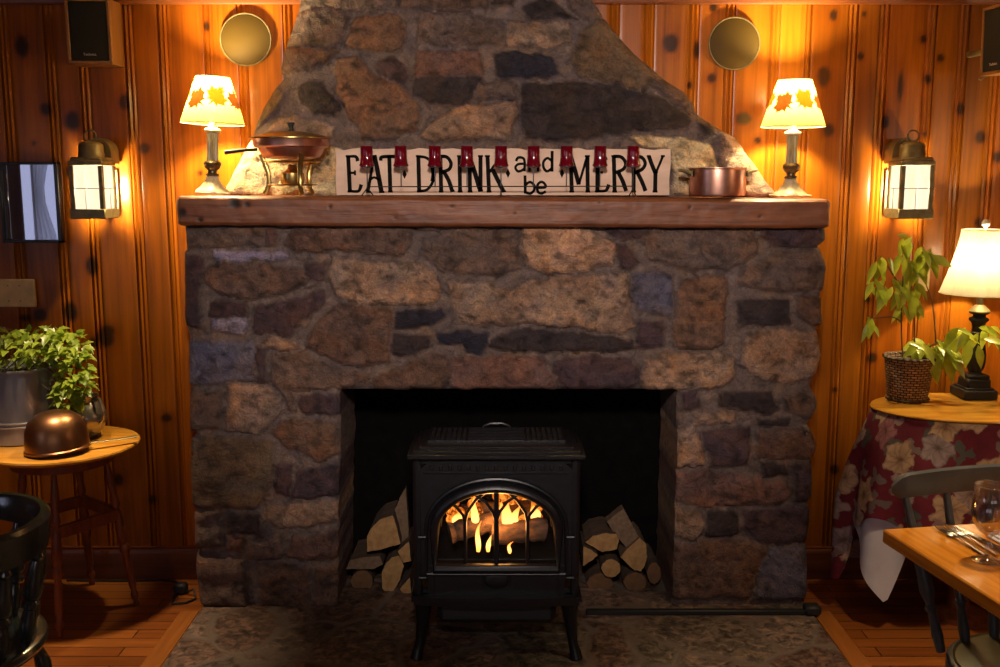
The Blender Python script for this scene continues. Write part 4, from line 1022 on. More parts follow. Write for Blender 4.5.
for sg in (-1, 1):
    b.tube([(sg*bar, y, wz0), (sg*bar, y, .468)], .0062, 8)
    b.tube(curve3 := [(sg*bar, y, .465), (sg*.109, y, .492), (sg*.132, y, .520), (sg*.160, y, .537)], .005, 8)
    b.tube([(sg*bar, y, .465), (sg*.095, y, .500), (sg*.068, y, .540), (sg*.030, y, .572)], .005, 8)
    b.tube([(0, y, .465), (sg*.010, y, .500), (sg*.036, y, .535), (sg*.075, y, .562)], .005, 8)
    b.tube([(sg*(wa-.002), y, .455), (sg*.180, y, .490), (sg*.160, y, .525), (sg*.120, y, .560)], .005, 8)
b.build('tracery', IR, d)
b = B(); plate(b, [(.205*x, .268+.043*z+.043*0) for x, z in ((-1, -1), (1, -1), (1, 1), (-1, 1))], [(.225*x, .268+.055*z) for x, z in ((-1, -1), (1, -1), (1, 1), (-1, 1))], yf-.010, yf+.006); b.box((0, yf+.002, .268), (.42, .01, .09), .002); b.build('lower_panel', IR, t)
b = B(); b.tube([(.044*math.cos(a*PI/16), yf-.006, .272+.027*math.sin(a*PI/16)) for a in range(32)], .0035, 6, closed=True); b.sphere((0, yf-.003, .272), (.04, .004, .023)); b.build('emblem', IR, t)
for sx in (-1, 1):
    for z in (.285, .42):
        b = B(); b.tube([(sx*.243-.012, yf-.010, z), (sx*.243+.012, yf-.010, z)], .0055, 8); b.build('hinge', MT['steel_dark'] if 'steel_dark' in MT else IR, t)
# base skirt with bowed lip
n = 24; pl_ = []
for i in range(n+1):
    x = -.28+.56*i/n; pl_.append((x, yf-.022-.020*math.cos((x/.28)*PI/2)))
poly = pl_+[(.28, .125), (-.28, .125)]
b = B(); m_ = len(poly)
for (z0, z1, sc_) in ((.196, .210, .975), (.210, .226, 1.0)):
    vs = [(x*sc_, yy*sc_, z0) for x, yy in poly]+[(x*sc_, yy*sc_, z1) for x, yy in poly]
    b.add(vs, [[k, (k+1) % m_, m_+(k+1) % m_, m_+k] for k in range(m_)]+[list(range(m_))[::-1], [m_+k for k in range(m_)]])
b.build('base_skirt', IR, t)
b = B().box((0, -.02, .155), (.40, .22, .09), .02); b.build('burner_box', MT['black'], t)
for sx in (-1, 1):
    for sy in (-1, 1):
        x = sx*.245; yy = -.125 if sy < 0 else .09
        b = B(); b.tube([(x, yy, .205), (x, yy, .18), (x+sx*.004, yy, .12), (x+sx*.012, yy+sy*.006, .05), (x+sx*.020, yy+sy*.012, .022), (x+sx*.024, yy+sy*.018, .0)], [.032, .029, .021, .016, .019, .022], 12); b.build('leg', IR, t)
# stepped top, grate, handle hoop
b = B(); b.box((0, -.028, .682), (.578, .304, .016), .005); b.box((0, -.018, .692), (.545, .27, .010), .004); b.box((0, -.004, .699), (.51, .235, .008), .003); b.build('top_plate', IR, t)
b = B()
for i in range(26):
    x = -.225+.018*i
    zd = .008 if abs(i-12.5) > 5 else .004
    b.box((x, .022, .703+zd/2), (.008, .176, zd), .001)
for j in range(9): b.box((0, -.06+.0205*j, .706), (.46, .008, .010), .001)
b.build('top_grate', MT['grate'] if 'grate' in MT else IR, t)
b = B(); b.tube([(-.055, .108, .700), (-.042, .108, .716), (-.02, .108, .724), (.02, .108, .724), (.042, .108, .716), (.055, .108, .700)], .005, 8); b.build('handle', IR, t)
# fire: logs, ember bed, flames
for (p0, p1, r) in (((-.16, -.02, .385), (.02, .0, .425), .036), ((-.02, -.03, .385), (.165, -.01, .392), .040), ((-.12, .06, .43), (.12, .05, .45), .03)):
    p0, p1 = Vector(p0), Vector(p1); pts = [p0+(p1-p0)*i/9+Vector((0, R.uniform(-.004, .004), R.uniform(-.004, .004))) for i in range(10)]
    B().tube(pts, [r*R.uniform(.86, 1.06) for i in range(10)], 12).build('fire_log', MT['ash'], t)
eb = B()
for i in range(26): eb.sphere((R.uniform(-.155, .155), R.uniform(.03, .07), R.uniform(.40, .50)), (R.uniform(.016, .03),)*3, 10, 7)
eb.build('ember_bed', MT['ember'], t)
for (x, yy, z, r, h) in ((-.075, -.03, .405, .017, .125), (-.062, -.06, .345, .011, .105), (-.028, -.06, .345, .010, .075), (.036, -.03, .408, .026, .105), (.060, -.02, .412, .020, .075), (.044, -.075, .345, .008, .04), (.02, .0, .412, .022, .085), (-.135, .01, .412, .024, .05), (.13, .015, .43, .024, .05)):
    n = 12; pts = []; rs_ = []
    for i in range(n+1):
        u = i/n; pts.append((x+.012*math.sin(u*4+x*60)*u+.008*u, yy, z-.012+h*u)); rs_.append(max(.0006, r*(math.sin(PI*min(1, (u*.86+.14)))**.8)*(1-u*.55)))
    B().tube(pts, rs_, 12, flat=(1, .6)).build('flame', MT['flame'], t)
b = B().box((0, .097, .45), (.48, .004, .4), .001); b.build('firebrick', MT['soot'], t)
#PART4
# ------------------------------------------------------------------ firewood
def log(label, front, Y, L, bark='bark', end='endgrain', dx=0, dz=0, endlab=None):
    pts = [P(x, y, Y) for x, y in front]; zc = sum(p.z for p in pts)/len(pts); xc = sum(p.x for p in pts)/len(pts)
    t = thing('firewood_log', label, 'firewood', (xc, Y, zc))
    lp = [(p.x-xc, p.z-zc) for p in pts]
    # refine the outline so the split edges look rough
    out = []
    for i in range(len(lp)):
        a, b_ = lp[i], lp[(i+1) % len(lp)]
        for s in range(4):
            u = s/4; out.append((a[0]+(b_[0]-a[0])*u+R.uniform(-.0012, .0012), a[1]+(b_[1]-a[1])*u+R.uniform(-.0012, .0012)))
    n = len(out); vs = []; fs = []; m = 5
    for j in range(m):
        u = j/(m-1)
        vs += [(x*(1-.06*u)+dx*u, L*u, z*(1-.06*u)+dz*u) for x, z in out]
    for j in range(m-1):
        for k in range(n): fs.append([j*n+k, j*n+(k+1) % n, (j+1)*n+(k+1) % n, (j+1)*n+k])
    fs.append([(m-1)*n+k for k in range(n)])
    B().add(vs, fs).build('bark', MT[bark], t)
    e = B(); e.prism([(x*.99, z*.99) for x, z in out], -.002, .004); e.build('end_face', MT[end], t)
    return t
def ell(cx, cy, rx, ry, n=12): return [(cx+rx*math.cos(2*PI*i/n)*(1+.06*math.sin(i*2.3)), cy+ry*math.sin(2*PI*i/n)) for i in range(n)]
YL = 3.73
log('quarter-split pale firewood log topmost of the pile left of the stove', [(367,552),(367,536),(372,527),(379.5,519.5),(393,515),(397,528),(401,544),(384,548.5)], YL-.03, .20)
log('reddish bark-covered log lying below the pale quarter log left of the stove', [(346,569),(350,560),(365,557),(380,556),(383,564),(374,569)], YL, .22, 'bark', 'splitwood')
log('ochre-ended split log standing on the hearth left of the stove', [(382,572),(386,563),(392,557),(401,555.5),(404,566),(400,580),(394,591),(388,594),(382,588)], YL-.01, .22)
log('narrow split log leaning upright behind the pile left of the stove', [(394,512),(400,497),(406,487),(408,515),(409,541),(401,545),(397,530)], YL+.04, .05, 'splitwood', 'splitwood')
log('small pale split piece wedged against the left side of the stove', [(398,551),(409,541),(411,561),(403,563)], YL-.04, .18)
log('small tan split log on the hearth nearest the left side of the stove', [(400,589),(410,577),(411,593),(405,596)], YL-.03, .18)
log('dark red-brown round log at the bottom left of the left woodpile', ell(362, 581, 11, 11), YL+.02, .22, 'bark', 'endgrain_dark')
log('large round-backed split log leaning on the pile right of the stove', [(620,557),(627,549),(640,537),(646,544),(647,556.5),(645,565),(641,571),(634,570)], YL-.02, .20, 'splitwood', 'endgrain')
log('tall grey split slab rising behind the right woodpile', [(606.5,521.5),(623.5,508),(631,522),(639,537),(628,549),(616,536)], YL+.0, .06, 'splitwood', 'splitwood')
log('half-round golden log topmost against the right side of the stove', [(585,542),(593,536),(605,533),(616,534),(619,539.5),(617,549),(602,552)], YL-.03, .20)
log('thin split wedge of firewood touching the right side of the stove', [(583,546),(590,549),(598,555),(592,560),(583,566)], YL-.04, .18)
log('small round log with a cracked yellow end in the right woodpile', ell(611, 568, 9.6, 9.3), YL-.02, .22)
log('dark round log on the hearth in the middle of the right woodpile', ell(635, 582, 11.5, 10), YL, .22, 'bark', 'endgrain_dark')
log('slim oval log at the far right end of the right woodpile', ell(654, 573, 7, 11), YL, .22, 'bark', 'endgrain_dark')
log('round log in shadow on the hearth just right of the stove', ell(600, 583, 13, 10), YL+.02, .22, 'bark', 'endgrain_dark')
t = thing('hearth_bar', 'black iron bar lying on the hearth along the foot of the right stone pier', 'iron bar', (P(700, 602, 3.5).x, 3.505, .011))
x0, x1 = P(586, 602, 3.5).x-t.location.x, P(816, 602, 3.5).x-t.location.x
b = B(); b.box(((x0+x1)/2, 0, .010), (x1-x0, .022, .020), .004); b.build('rail', MT['black'], t)
b = B(); b.box((x1-.01, .006, .018), (.06, .05, .036), .008); b.build('end_block', MT['black'], t)
# ------------------------------------------------------------------ small round table, left
TX, TY, TZ = -1.585, 3.515, .662
t = thing('round_side_table', 'small round maple-topped table with turned legs against the left wall', 'table', (TX, TY, 0))
b = B(); b.lathe([(.001, TZ-.022), (.250, TZ-.022), (.264, TZ-.016), (.268, TZ-.008), (.266, TZ-.002), (.260, TZ), (.001, TZ)], n=72); b.build('tabletop', MT['tabletop'], t)
b = B(); b.lathe([(.001, TZ-.07), (.175, TZ-.07), (.175, TZ-.02), (.001, TZ-.02)], n=40); b.build('apron', MT['mahogany'], t)
feet = [P(60, 637, 3.34), P(137, 605, 3.61), P(92, 580, 3.81)]
feet = [Vector((f.x-TX, f.y-TY, 0)) for f in feet]; feet.append(Vector((-.24, .04, 0)))
LEG = [(0, .014), (.06, .015), (.10, .012), (.16, .017), (.22, .021), (.30, .015), (.34, .022), (.36, .022), (.38, .014), (.42, .020), (.50, .024), (.56, .026), (.60, .017), (.62, .025), (.65, .025), (.67, .016), (.74, .020), (.86, .019), (.90, .013), (.92, .020), (.94, .020), (.96, .012), (.985, .016), (1, .013)]
for f in feet:
    top = Vector((f.x*.62, f.y*.62, TZ-.03)); B().turned(top, f, [(u, r*.74) for u, r in LEG]).build('leg', MT['mahogany'], t)
def onleg(f, z): return Vector((f.x*(.62+.38*(1-z/TZ)), f.y*(.62+.38*(1-z/TZ)), z))
b = B()
def slat(a, c, h, w):
    d = (c-a); L = d.length; ang = math.atan2(d.y, d.x)
    b.box((a+c)/2, (L, w, h), .004, Matrix.Rotation(ang, 4, 'Z') @ Matrix.Rotation(-math.asin(d.z/L), 4, 'Y'))
z1 = .37
slat(onleg(feet[0], z1), onleg(feet[1], z1), .045, .022); slat(onleg(feet[1], z1), onleg(feet[2], z1), .045, .022); slat(onleg(feet[2], z1), onleg(feet[3], z1), .045, .022); slat(onleg(feet[3], z1), onleg(feet[0], z1), .045, .022)
b.build('stretcher', MT['mahogany'], t)
# bucket of ivy
bx, by = -1.755, 3.585
t = thing('potted_ivy', 'trailing green ivy growing in a galvanised tin bucket on the round side table', 'plant', (bx, by, TZ+.001))
b = B(); b.lathe([(.001, 0), (.128, 0), (.132, .004), (.140, .262), (.144, .266), (.144, .272), (.139, .274), (.136, .268), (.127, .01), (.001, .008)], n=56); bk = b.build('bucket', MT['tin'], t)
for z in (.068, .082):
    b = B(); rr = .129+.0103*z/.262+.002; b.tube([(rr*math.cos(a*PI/28), rr*math.sin(a*PI/28), z) for a in range(56)], .0045, 6, closed=True); b.build('hoop', MT['tin'], bk)
b = B(); b.lathe([(.001, .245), (.13, .242)], n=30); b.build('soil', MT['soil'], t)
def leafmesh(bd, p, d, n, L, w, lobed=False, fold=.25, droop=.3):
    d = d.normalized(); sd = d.cross(n)
    if sd.length < 1e-4: sd = d.cross(Vector((1, .3, 0)))
    sd.normalize(); nn = sd.cross(d).normalized()
    if lobed: st = [(0, .0), (.08, .55), (.30, .62), (.38, 1.0), (.52, .55), (.72, .42), (1, 0)]
    else: st = [(0, .02), (.12, .45), (.30, .92), (.48, 1.0), (.66, .82), (.84, .42), (1, 0)]
    vs = []; fs = []
    for (u, ww) in st:
        c = p+d*(L*u)-Vector((0, 0, 1))*(droop*L*u*u); e = ww*w/2
        vs += [c+sd*e+nn*(fold*e), c, c-sd*e+nn*(fold*e)]
    for i in range(len(st)-1):
        a = 3*i; fs += [[a, a+1, a+4, a+3], [a+1, a+2, a+5, a+4]]
    bd.add(vs, fs)
lf = B(); stm = B()
def rv(): 
    while True:
        v = Vector((R.uniform(-1, 1), R.uniform(-1, 1), R.uniform(-1, 1)))
        if .05 < v.length < 1: return v
blobs = [((.02, -.02, .335), (.12, .12, .07), 110), ((-.11, 0, .37), (.07, .10, .08), 60), ((.11, -.02, .355), (.10, .10, .065), 110), ((.20, -.03, .335), (.055, .08, .07), 80), ((.225, -.05, .25), (.050, .065, .085), 100), ((.205, -.07, .175), (.042, .045, .05), 45)]
for (c, r, n) in blobs:
    for i in range(n):
        v = rv(); v = v/v.length*(v.length**.4)
        p = Vector((c[0]+v.x*r[0], c[1]+v.y*r[1], c[2]+v.z*r[2]))
        if p.y+by > 3.84: continue
        d = Vector((v.x+R.uniform(-.7, .7), v.y-.2+R.uniform(-.7, .7), R.uniform(-.7, .5))); 
        leafmesh(lf, p, d, Vector((R.uniform(-.4, .4), -.5, 1)), R.uniform(.026, .048), R.uniform(.024, .042), True, .2, .25)
lf.build('foliage', MT['leaf'], t, 80, fix=False)
for i in range(34):
    c, r, _ = blobs[i % 6]; a = R.uniform(0, 6.3); q = Vector((.08*math.cos(a), .08*math.sin(a), .245)); e = Vector((c[0]+R.uniform(-1, 1)*r[0]*.8, c[1]+R.uniform(-1, 1)*r[1]*.8, c[2]+R.uniform(-.4, .9)*r[2]))
    stm.tube([q, (q+e)/2+Vector((0, 0, .06)), e], .0014, 5)
stm.build('stems', MT['stem'], t)
# pewter pitcher
t = thing('pewter_pitcher', 'small bulbous pewter pitcher behind the copper pan on the round side table', 'pitcher', (-1.525, 3.60, TZ+.001), -.5)
b = B(); b.lathe([(.001, 0), (.042, 0), (.046, .006), (.040, .012), (.060, .035), (.072, .065), (.068, .095), (.050, .122), (.040, .135), (.042, .150), (.047, .158), (.043, .158), (.037, .140), (.001, .13)], n=40); b.build('body', MT['pewter'], t)
b = B(); b.tube([(.042, 0, .142), (.075, 0, .150), (.094, 0, .120), (.090, 0, .080), (.066, 0, .055)], [.005, .006, .006, .006, .005], 8); b.build('handle', MT['pewter'], t)
b = B(); b.tube([(-.040, 0, .135), (-.056, 0, .150), (-.066, 0, .160)], [.016, .012, .007], 10); b.build('spout', MT['pewter'], t)
# upturned copper pan
t = thing('copper_pan', 'domed copper pan lying upside down with a long iron handle on the round side table', 'pan', (-1.545, 3.395, TZ+.009), 0)
Mt = Matrix.Rotation(-.07, 4, 'Y')
b = B(); b.lathe([(.106, 0), (.110, .003), (.110, .008), (.106, .012), (.1045, .04), (.100, .075), (.085, .108), (.06, .128), (.03, .137), (.001, .139)], n=56, M=Mt, sx=1.0); b.build('bowl', MT['copper_dark'], t)
b = B(); b.tube([(.098, .02, .018), (.15, .06, .016), (.215, .11, .014), (.232, .123, .014)], [.005, .005, .006, .008], 8, flat=(1.5, .6)); b.build('handle', MT['bronze'], t)
# black plug with a loop of cord on the floor
p = P(181, 590, 3.72)
t = thing('power_cord', 'black power adapter with a loop of cord on the floor left of the fireplace', 'cord', (p.x, 3.72, 0))
b = B(); b.box((0, 0, .022), (.05, .04, .042), .008); b.build('adapter', MT['black'], t)
b = B(); b.tube([(0, .02, .03), (-.01, .07, .012), (-.12, .12, .006), (-.3, .115, .005), (-.5, .12, .005)], .004, 6); b.tube([(.02, -.01, .01), (.06, -.03, .03), (.075, -.06, .006), (.05, -.10, .006), (0, -.11, .006), (-.012, -.06, .01), (-.01, -.02, .012)], .004, 6); b.build('cable', MT['black'], t)
# ------------------------------------------------------------------ dark green armchair, left foreground
t = thing('captains_chair', 'dark green bow-back wooden armchair with turned spindles in the left foreground', 'chair', (-1.345, 2.35, 0))
G1 = MT['green']
b = B(); b.lathe([(.001, .425), (.20, .425), (.215, .432), (.222, .445), (.218, .458), (.205, .464), (.12, .456), (.001, .452)], n=48, sx=.88, sy=1.0); b.build('seat', G1, t)
rail = []; NA = 30
for i in range(NA+1):
    a = -2.15+4.3*i/NA; rail.append((a, .205*math.cos(a)+.0, .215*math.sin(a)))
vs = []; fs = []
cs = [(-.016, .690), (-.019, .715), (-.014, .768), (-.006, .778), (.012, .778), (.020, .768), (.016, .715), (.010, .692)]
for (a, x, y) in rail:
    hs = .55+.45*max(0, math.cos(a*.72))
    for (o, z) in cs:
        zz_ = .778-(.778-z)*hs; vs.append((x*(1+o/.228), y*(1+o/.228), zz_))
m = len(cs)
for i in range(NA):
    for k in range(m): fs.append([i*m+k, i*m+(k+1) % m, (i+1)*m+(k+1) % m, (i+1)*m+k])
fs += [list(range(m)), [NA*m+k for k in range(m)][::-1]]
B().add(vs, fs).build('back_rail', G1, t)
SPN = [(0, .012), (.06, .013), (.10, .018), (.14, .012), (.2, .016), (.34, .021), (.50, .023), (.55, .015), (.58, .022), (.62, .022), (.65, .014), (.74, .019), (.88, .020), (.94, .014), (1, .012)]
for a in (-1.8, -1.12, -.5, .08, .66, 1.24, 1.85):
    B().turned((.203*math.cos(a), .213*math.sin(a), .705), (.155*math.cos(a), .170*math.sin(a), .455), SPN).build('spindle', G1, t)
for (sx, sy) in ((1, 1), (1, -1), (-1, 1), (-1, -1)):
    B().turned((sx*.12, sy*.12, .43), (sx*.19, sy*.19, 0), LEG).build('leg', G1, t)
b = B(); b.tube([(-.165, .165, .16), (.165, .165, .16)], .011, 8); b.tube([(-.165, -.165, .16), (.165, -.165, .16)], .011, 8); b.tube([(0, -.165, .16), (0, .165, .16)], .011, 8); b.build('stretcher', G1, t)
# ------------------------------------------------------------------ cloth-covered table, right
EX, EY, EZ, ERX, ERY = 1.70, 3.52, .795, .345, .228
t = thing('round_table', 'small round table hidden under floral and white cloths below the linen lamp', 'table', (EX, EY, 0))
b = B(); b.lathe([(.001, EZ-.035), (.95, EZ-.035), (.96, EZ-.020), (.95, EZ-.012), (.001, EZ-.012)], n=56); 
for v in b.v: v.x *= ERX; v.y *= ERY
b.build('tabletop', MT['tabletop'], t)
b = B(); b.lathe([(.10, 0), (.10, .02), (.04, .04), (.03, .3), (.045, .5), (.06, EZ-.05), (.10, EZ-.035)], n=24); b.build('pedestal', MT['mahogany'], t)
def cloth(name, hem, flare, eps, mt_, wav, nth=150, nt=26, th0=0, th1=2*PI, top=True, zt=EZ-.010):
    vs = []; fs = []; uv = []
    full = abs(th1-th0-2*PI) < 1e-6
    N_ = nth if full else nth+1
    rows = []
    tops = [0.0, .6, .97] if top else []
    for r in tops: rows.append(('t', r))
    for j in range(nt+1): rows.append(('s', j/nt))
    for kind, r in rows:
        for i in range(N_):
            th = th0+(th1-th0)*i/nth; c, s2 = math.cos(th), math.sin(th)
            if kind == 't':
                p = (c*(ERX+eps)*r, s2*(ERY+eps)*r, zt); uv.append((p[0], p[1]))
            else:
                hz = hem(th); z = zt-(zt-hz)*r; dn = zt-z
                fl = flare(th)*math.sin(min(dn/.42, 1)*PI/2)
                w_ = wav(th)*min(1, dn/.35)
                rx = ERX+eps+fl+w_; ry = ERY+eps+fl+w_
                y = s2*ry
                if EY+y > YW-.03: y = YW-.03-EY
                p = (c*rx, y, z); uv.append((th*.36, z))
            vs.append(p)
    nr_ = len(rows)
    for j in range(nr_-1):
        for i in range(nth):
            i2 = (i+1) % N_ if full else i+1
            fs.append([j*N_+i, j*N_+i2, (j+1)*N_+i2, (j+1)*N_+i])
    bd = B().add(vs, fs)
    me = bpy.data.meshes.new(name); me.from_pydata([tuple(v) for v in bd.v], [], bd.f)
    ul_ = me.uv_layers.new(name='UVMap')
    for poly in me.polygons:
        ids = list(poly.vertices); us = [list(uv[k]) for k in ids]
        mxu = max(u_[0] for u_ in us)
        for li, u_ in zip(poly.loop_indices, us):
            if full and mxu-u_[0] > .36*PI and abs(uv[ids[0]][1]-0) >= 0 and poly.index >= (len(tops))*nth: u_[0] += .36*2*PI
            ul_.data[li].uv = u_
    me.polygons.foreach_set('use_smooth', [True]*len(me.polygons)); me.materials.append(mt_)
    o = bpy.data.objects.new(name, me); C.objects.link(o); o.location = (EX, EY, 0); return o
# theta: PI = left, 3PI/2 = front
def sm(a, b_, x): t_ = min(1, max(0, (x-a)/(b_-a))); return t_*t_*(3-2*t_)
def hemf(th):
    th = th % (2*PI)
    lift = sm(PI*.98, PI*1.05, th)*(1-sm(PI*1.80, PI*1.95, th))
    return .13+lift*(.27+.035*math.sin(th*9))
o = cloth('floral_tablecloth', hemf, lambda th: .085, .006, MT['floral'], lambda th: .022*math.sin(th*11)+.010*math.sin(th*19+1))
tag(o, 'red floral tablecloth with cream flowers draped over the round table', 'tablecloth')
def hemw(th):
    th = th % (2*PI); a = th-PI*1.19
    return min(.46, .115+(.42*-a if a < 0 else 1.1*a))
o = cloth('white_tablecloth', hemw, lambda th: .075, -.004, MT['white'], lambda th: .020*math.sin(th*11+.3), th0=PI*1.005, th1=PI*1.9, nth=80, top=False, zt=EZ-.012)
tag(o, 'plain white tablecloth with a pointed corner hanging below the red floral cloth', 'tablecloth')
b = B(); b.lathe([(.001, EZ-.008), (1.03, EZ-.008), (1.04, EZ-.004), (1.03, EZ), (.001, EZ)], n=80)
for v in b.v: v.x = v.x*ERX; v.y = v.y*ERY
o = b.build('wood_tabletop', MT['tabletop_gold'] if 'tabletop_gold' in MT else MT['tabletop']); o.location = (EX, EY, 0); tag(o, 'oval polished golden tabletop laid over the red floral tablecloth', 'table top')
# wicker pot and plant
p = G(913.5, 403, EZ); wx_, wy_ = p.x, p.y+.06
t = thing('potted_plant', 'leafy green plant in a brown wicker basket on the cloth-covered table', 'plant', (wx_, wy_, EZ+.001))
kk = .00365
n = 48; pr = [(.001, 0), (.066, 0), (.070, .004), (.0735, .03), (.078, .07), (.0825, .11), (.0865, .148), (.0885, .154), (.0885, .163), (.084, .165), (.080, .155), (.066, .02), (.001, .012)]
b = B(); b.lathe(pr, n=n)
bo = b.build('basket', MT['wicker'], t)
me = bo.data; ul_ = me.uv_layers.new(name='UVMap')
for poly in me.polygons:
    an = [math.atan2(me.vertices[v].co.y, me.vertices[v].co.x) for v in poly.vertices]
    if max(an)-min(an) > PI: an = [a if a > 0 else a+2*PI for a in an]
    for li, v, a in zip(poly.loop_indices, poly.vertices, an): ul_.data[li].uv = (a/(2*PI), me.vertices[v].co.z*3.2)
for zq, rq in ((.160, .0875), (.006, .070)):
    b = B(); b.tube([((rq+.003*math.sin(a*2))*math.cos(a*PI/36), (rq+.003*math.sin(a*2))*math.sin(a*PI/36), zq+.002*math.cos(a*2)) for a in range(72)], .006, 6, closed=True); b.build('braid', MT['stem'], bo)
b = B(); b.lathe([(.001, .145), (.082, .143)], n=24); b.build('soil', MT['soil'], t)
def lp(px, py, dy=0): q = P(px, py, wy_+dy); return Vector((q.x-wx_, dy, q.z-EZ-.001))
stems = [[lp(903, 362), lp(901.5, 330, .01), lp(902, 290, .0), lp(906, 262, -.01), lp(914, 244, 0)], [lp(914, 362), lp(914.5, 330, -.01), lp(913, 300, -.02), lp(909, 268, -.02), lp(902, 252)], [lp(936, 345), lp(934, 315), lp(931, 298), lp(924, 280)], [lp(920, 360), lp(932, 345, -.02), lp(948, 340, -.03), lp(962, 332, -.06), lp(985, 334, -.07)],
         [lp(901.5, 322), lp(892, 317), lp(876, 318), lp(868, 316)], [lp(903, 290), lp(890, 270), lp(880, 256)], [lp(904, 276), lp(922, 258), lp(932, 250)]]
b = B()
for st in stems: b.tube(curve([tuple(q) for q in st], 5), [.0032-.0016*i/(len(st)*5-5) for i in range(len(st)*5-4)], 6)
b.build('stems', MT['stem'], t)
lf = B()
clus = [((909, 240), 3, 8), ((926, 252), 6, 9), ((912, 262), 8, 11), ((897, 262), 6, 9), ((881, 260), 5, 7), ((873, 284), 4, 6), ((880, 284), 4, 6), ((895, 284), 6, 9), ((914, 284), 5, 8), ((868, 320), 4, 5), ((902, 305), 2, 3), ((917, 300), 3, 4), ((915, 343), 6, 8), ((922, 350), 4, 6), ((933, 345), 5, 7), ((948, 352), 5, 7), ((966, 333), 5, 8), ((986, 333), 5, 9)]
clus = [(c, int(n*1.6+.5), s_) for c, n, s_ in clus]
for ((px, py), n, sp_) in clus:
    for i in range(n):
        dy = R.uniform(-.055, .055)+(-.06 if px > 958 else -.02 if px > 925 else 0)
        q = lp(px+R.uniform(-sp_, sp_), py+R.uniform(-sp_, sp_)*.8, dy)
        a = R.uniform(0, 2*PI); low = py > 330
        d = Vector((math.cos(a)*.55, -.25+math.sin(a)*.5, -.55-R.uniform(0, .6))) if not low else Vector((math.cos(a)*.8, -.3+.4*math.sin(a), R.uniform(-.9, .1)))
        L = R.uniform(.048, .078) if not low else R.uniform(.05, .085)
        leafmesh(lf, q, d, Vector((R.uniform(-.3, .3), -.7, .7)), L, L*R.uniform(.34, .44), False, .22, .3)
for (px, py, dx_, dz_, L) in ((931, 348, .2, -1, .125), (946, 352, .25, -1, .11), (968, 338, -.1, -1, .10), (978, 345, .15, -1, .08), (909, 238, -1, .35, .05), (930, 256, 1, -.4, .085)):
    leafmesh(lf, lp(px, py, -.05 if px < 960 else -.11), Vector((dx_, -.15, dz_)), Vector((.1, -1, .25)), L, L*.42, False, .2, .1)
lf.build('foliage', MT['leaf2'], t, 80, fix=False)
# linen lamp
p = G(979.5, 400, EZ); lx, ly = p.x, p.y+.05
k = .00372
t = thing('linen_shade_lamp', 'large dark-based table lamp with white linen shade on the cloth-covered table', 'lamp', (lx, ly, EZ+.001))
b = B(); b.box((0, 0, .018), (.125, .125, .034), .004); b.box((0, 0, .055), (.088, .088, .040), .006); b.box((0, 0, .038), (.105, .105, .010), .003); b.box((0, 0, .082), (.078, .078, .014), .004); b.build('base', MT['bronze_black'] if 'bronze_black' in MT else MT['black'], t)
b = B(); b.lathe([(r*k, z*k) for r, z in ((7, 23), (6, 26), (8, 30), (9, 36), (9, 44), (7.5, 54), (6, 64), (5.6, 72), (7, 76), (9, 78), (9, 80), (6, 82), (6, 84), (9, 85), (9.5, 86.5))], n=36); b.build('column', MT['bronze_black'] if 'bronze_black' in MT else MT['black'], t)
b = B(); b.lathe([(r*k, z*k) for r, z in ((9.5, 86), (10, 87.5), (8, 90), (5, 93), (3, 94), (3, 104), (.5, 105))], n=28); b.build('socket', MT['brass_old'], t)
z0, z1, r0, r1 = 105*k, 168*k, 38.5*k, 21.5*k
b = B(); pf = []
for i in range(11):
    u = i/10; r = r0+(r1-r0)*(1-(1-u)**1.35)*1.0; pf.append((r, z0+(z1-z0)*u))
b.lathe(pf, n=48, cap=False); sh = b.build('shade', MT['shade_white'], t)
for (rr, zq) in ((r0, z0), (r1, z1)):
    b = B(); b.tube([(rr*math.cos(a*PI/24), rr*math.sin(a*PI/24), zq) for a in range(48)], .002, 6, closed=True); b.build('rim', MT['trim'], sh)
b = B(); b.tube([(-r1, 0, z1), (r1, 0, z1)], .0016, 6); b.tube([(0, 0, z0), (.03, 0, z0+.06), (.028, 0, z1-.05), (0, 0, z1+.005)], .0014, 5); b.build('harp', MT['brass'], t)
b = B(); b.sphere((0, 0, 128*k), (.026, .026, .036)); b.tube([(0, 0, 104*k), (0, 0, 120*k)], .009); b.build('bulb', MT['bulb'], t)
b = B(); b.lathe([(.004, z1), (.006, z1+.010), (.013, z1+.016), (.015, z1+.026), (.010, z1+.036), (.001, z1+.040)], n=20); b.build('finial', MT['white_glaze'], t)
LAMPS.append((lx, ly, EZ+134*k, 'b'))
# ------------------------------------------------------------------ dining table and setting, right foreground
DC = Vector((.944, 2.366, 0)); DU = Vector((.986, .165, 0)); DV = Vector((.165, -.986, 0)); DR = math.atan2(.165, .986)
TW, TL = .80, .92; ctr = DC+DU*(TW/2)+DV*(TL/2)
t = thing('dining_table', 'honey-coloured wooden dining table laid for a meal in the right foreground', 'table', (ctr.x, ctr.y, 0), DR)
b = B(); b.box((0, 0, .7325), (TW, TL, .035), .004); b.build('tabletop', MT['dining'], t)
b = B(); b.lathe([(.05, .02), (.045, .1), (.035, .2), (.05, .45), (.04, .6), (.06, .70), (.12, .715)], n=24, c=(.1, .05, 0)); b.build('pedestal', MT['mahogany'], t)
b = B(); b.box((.1, .05, .02), (.55, .07, .04), .01); b.box((.1, .05, .02), (.07, .55, .04), .01); b.build('foot', MT['mahogany'], t)
p = G(987, 561, .75)
t = thing('water_goblet', 'clear stemmed glass goblet standing on the dining table beside the napkin', 'glass', (p.x, p.y, .7505))
rim = .037
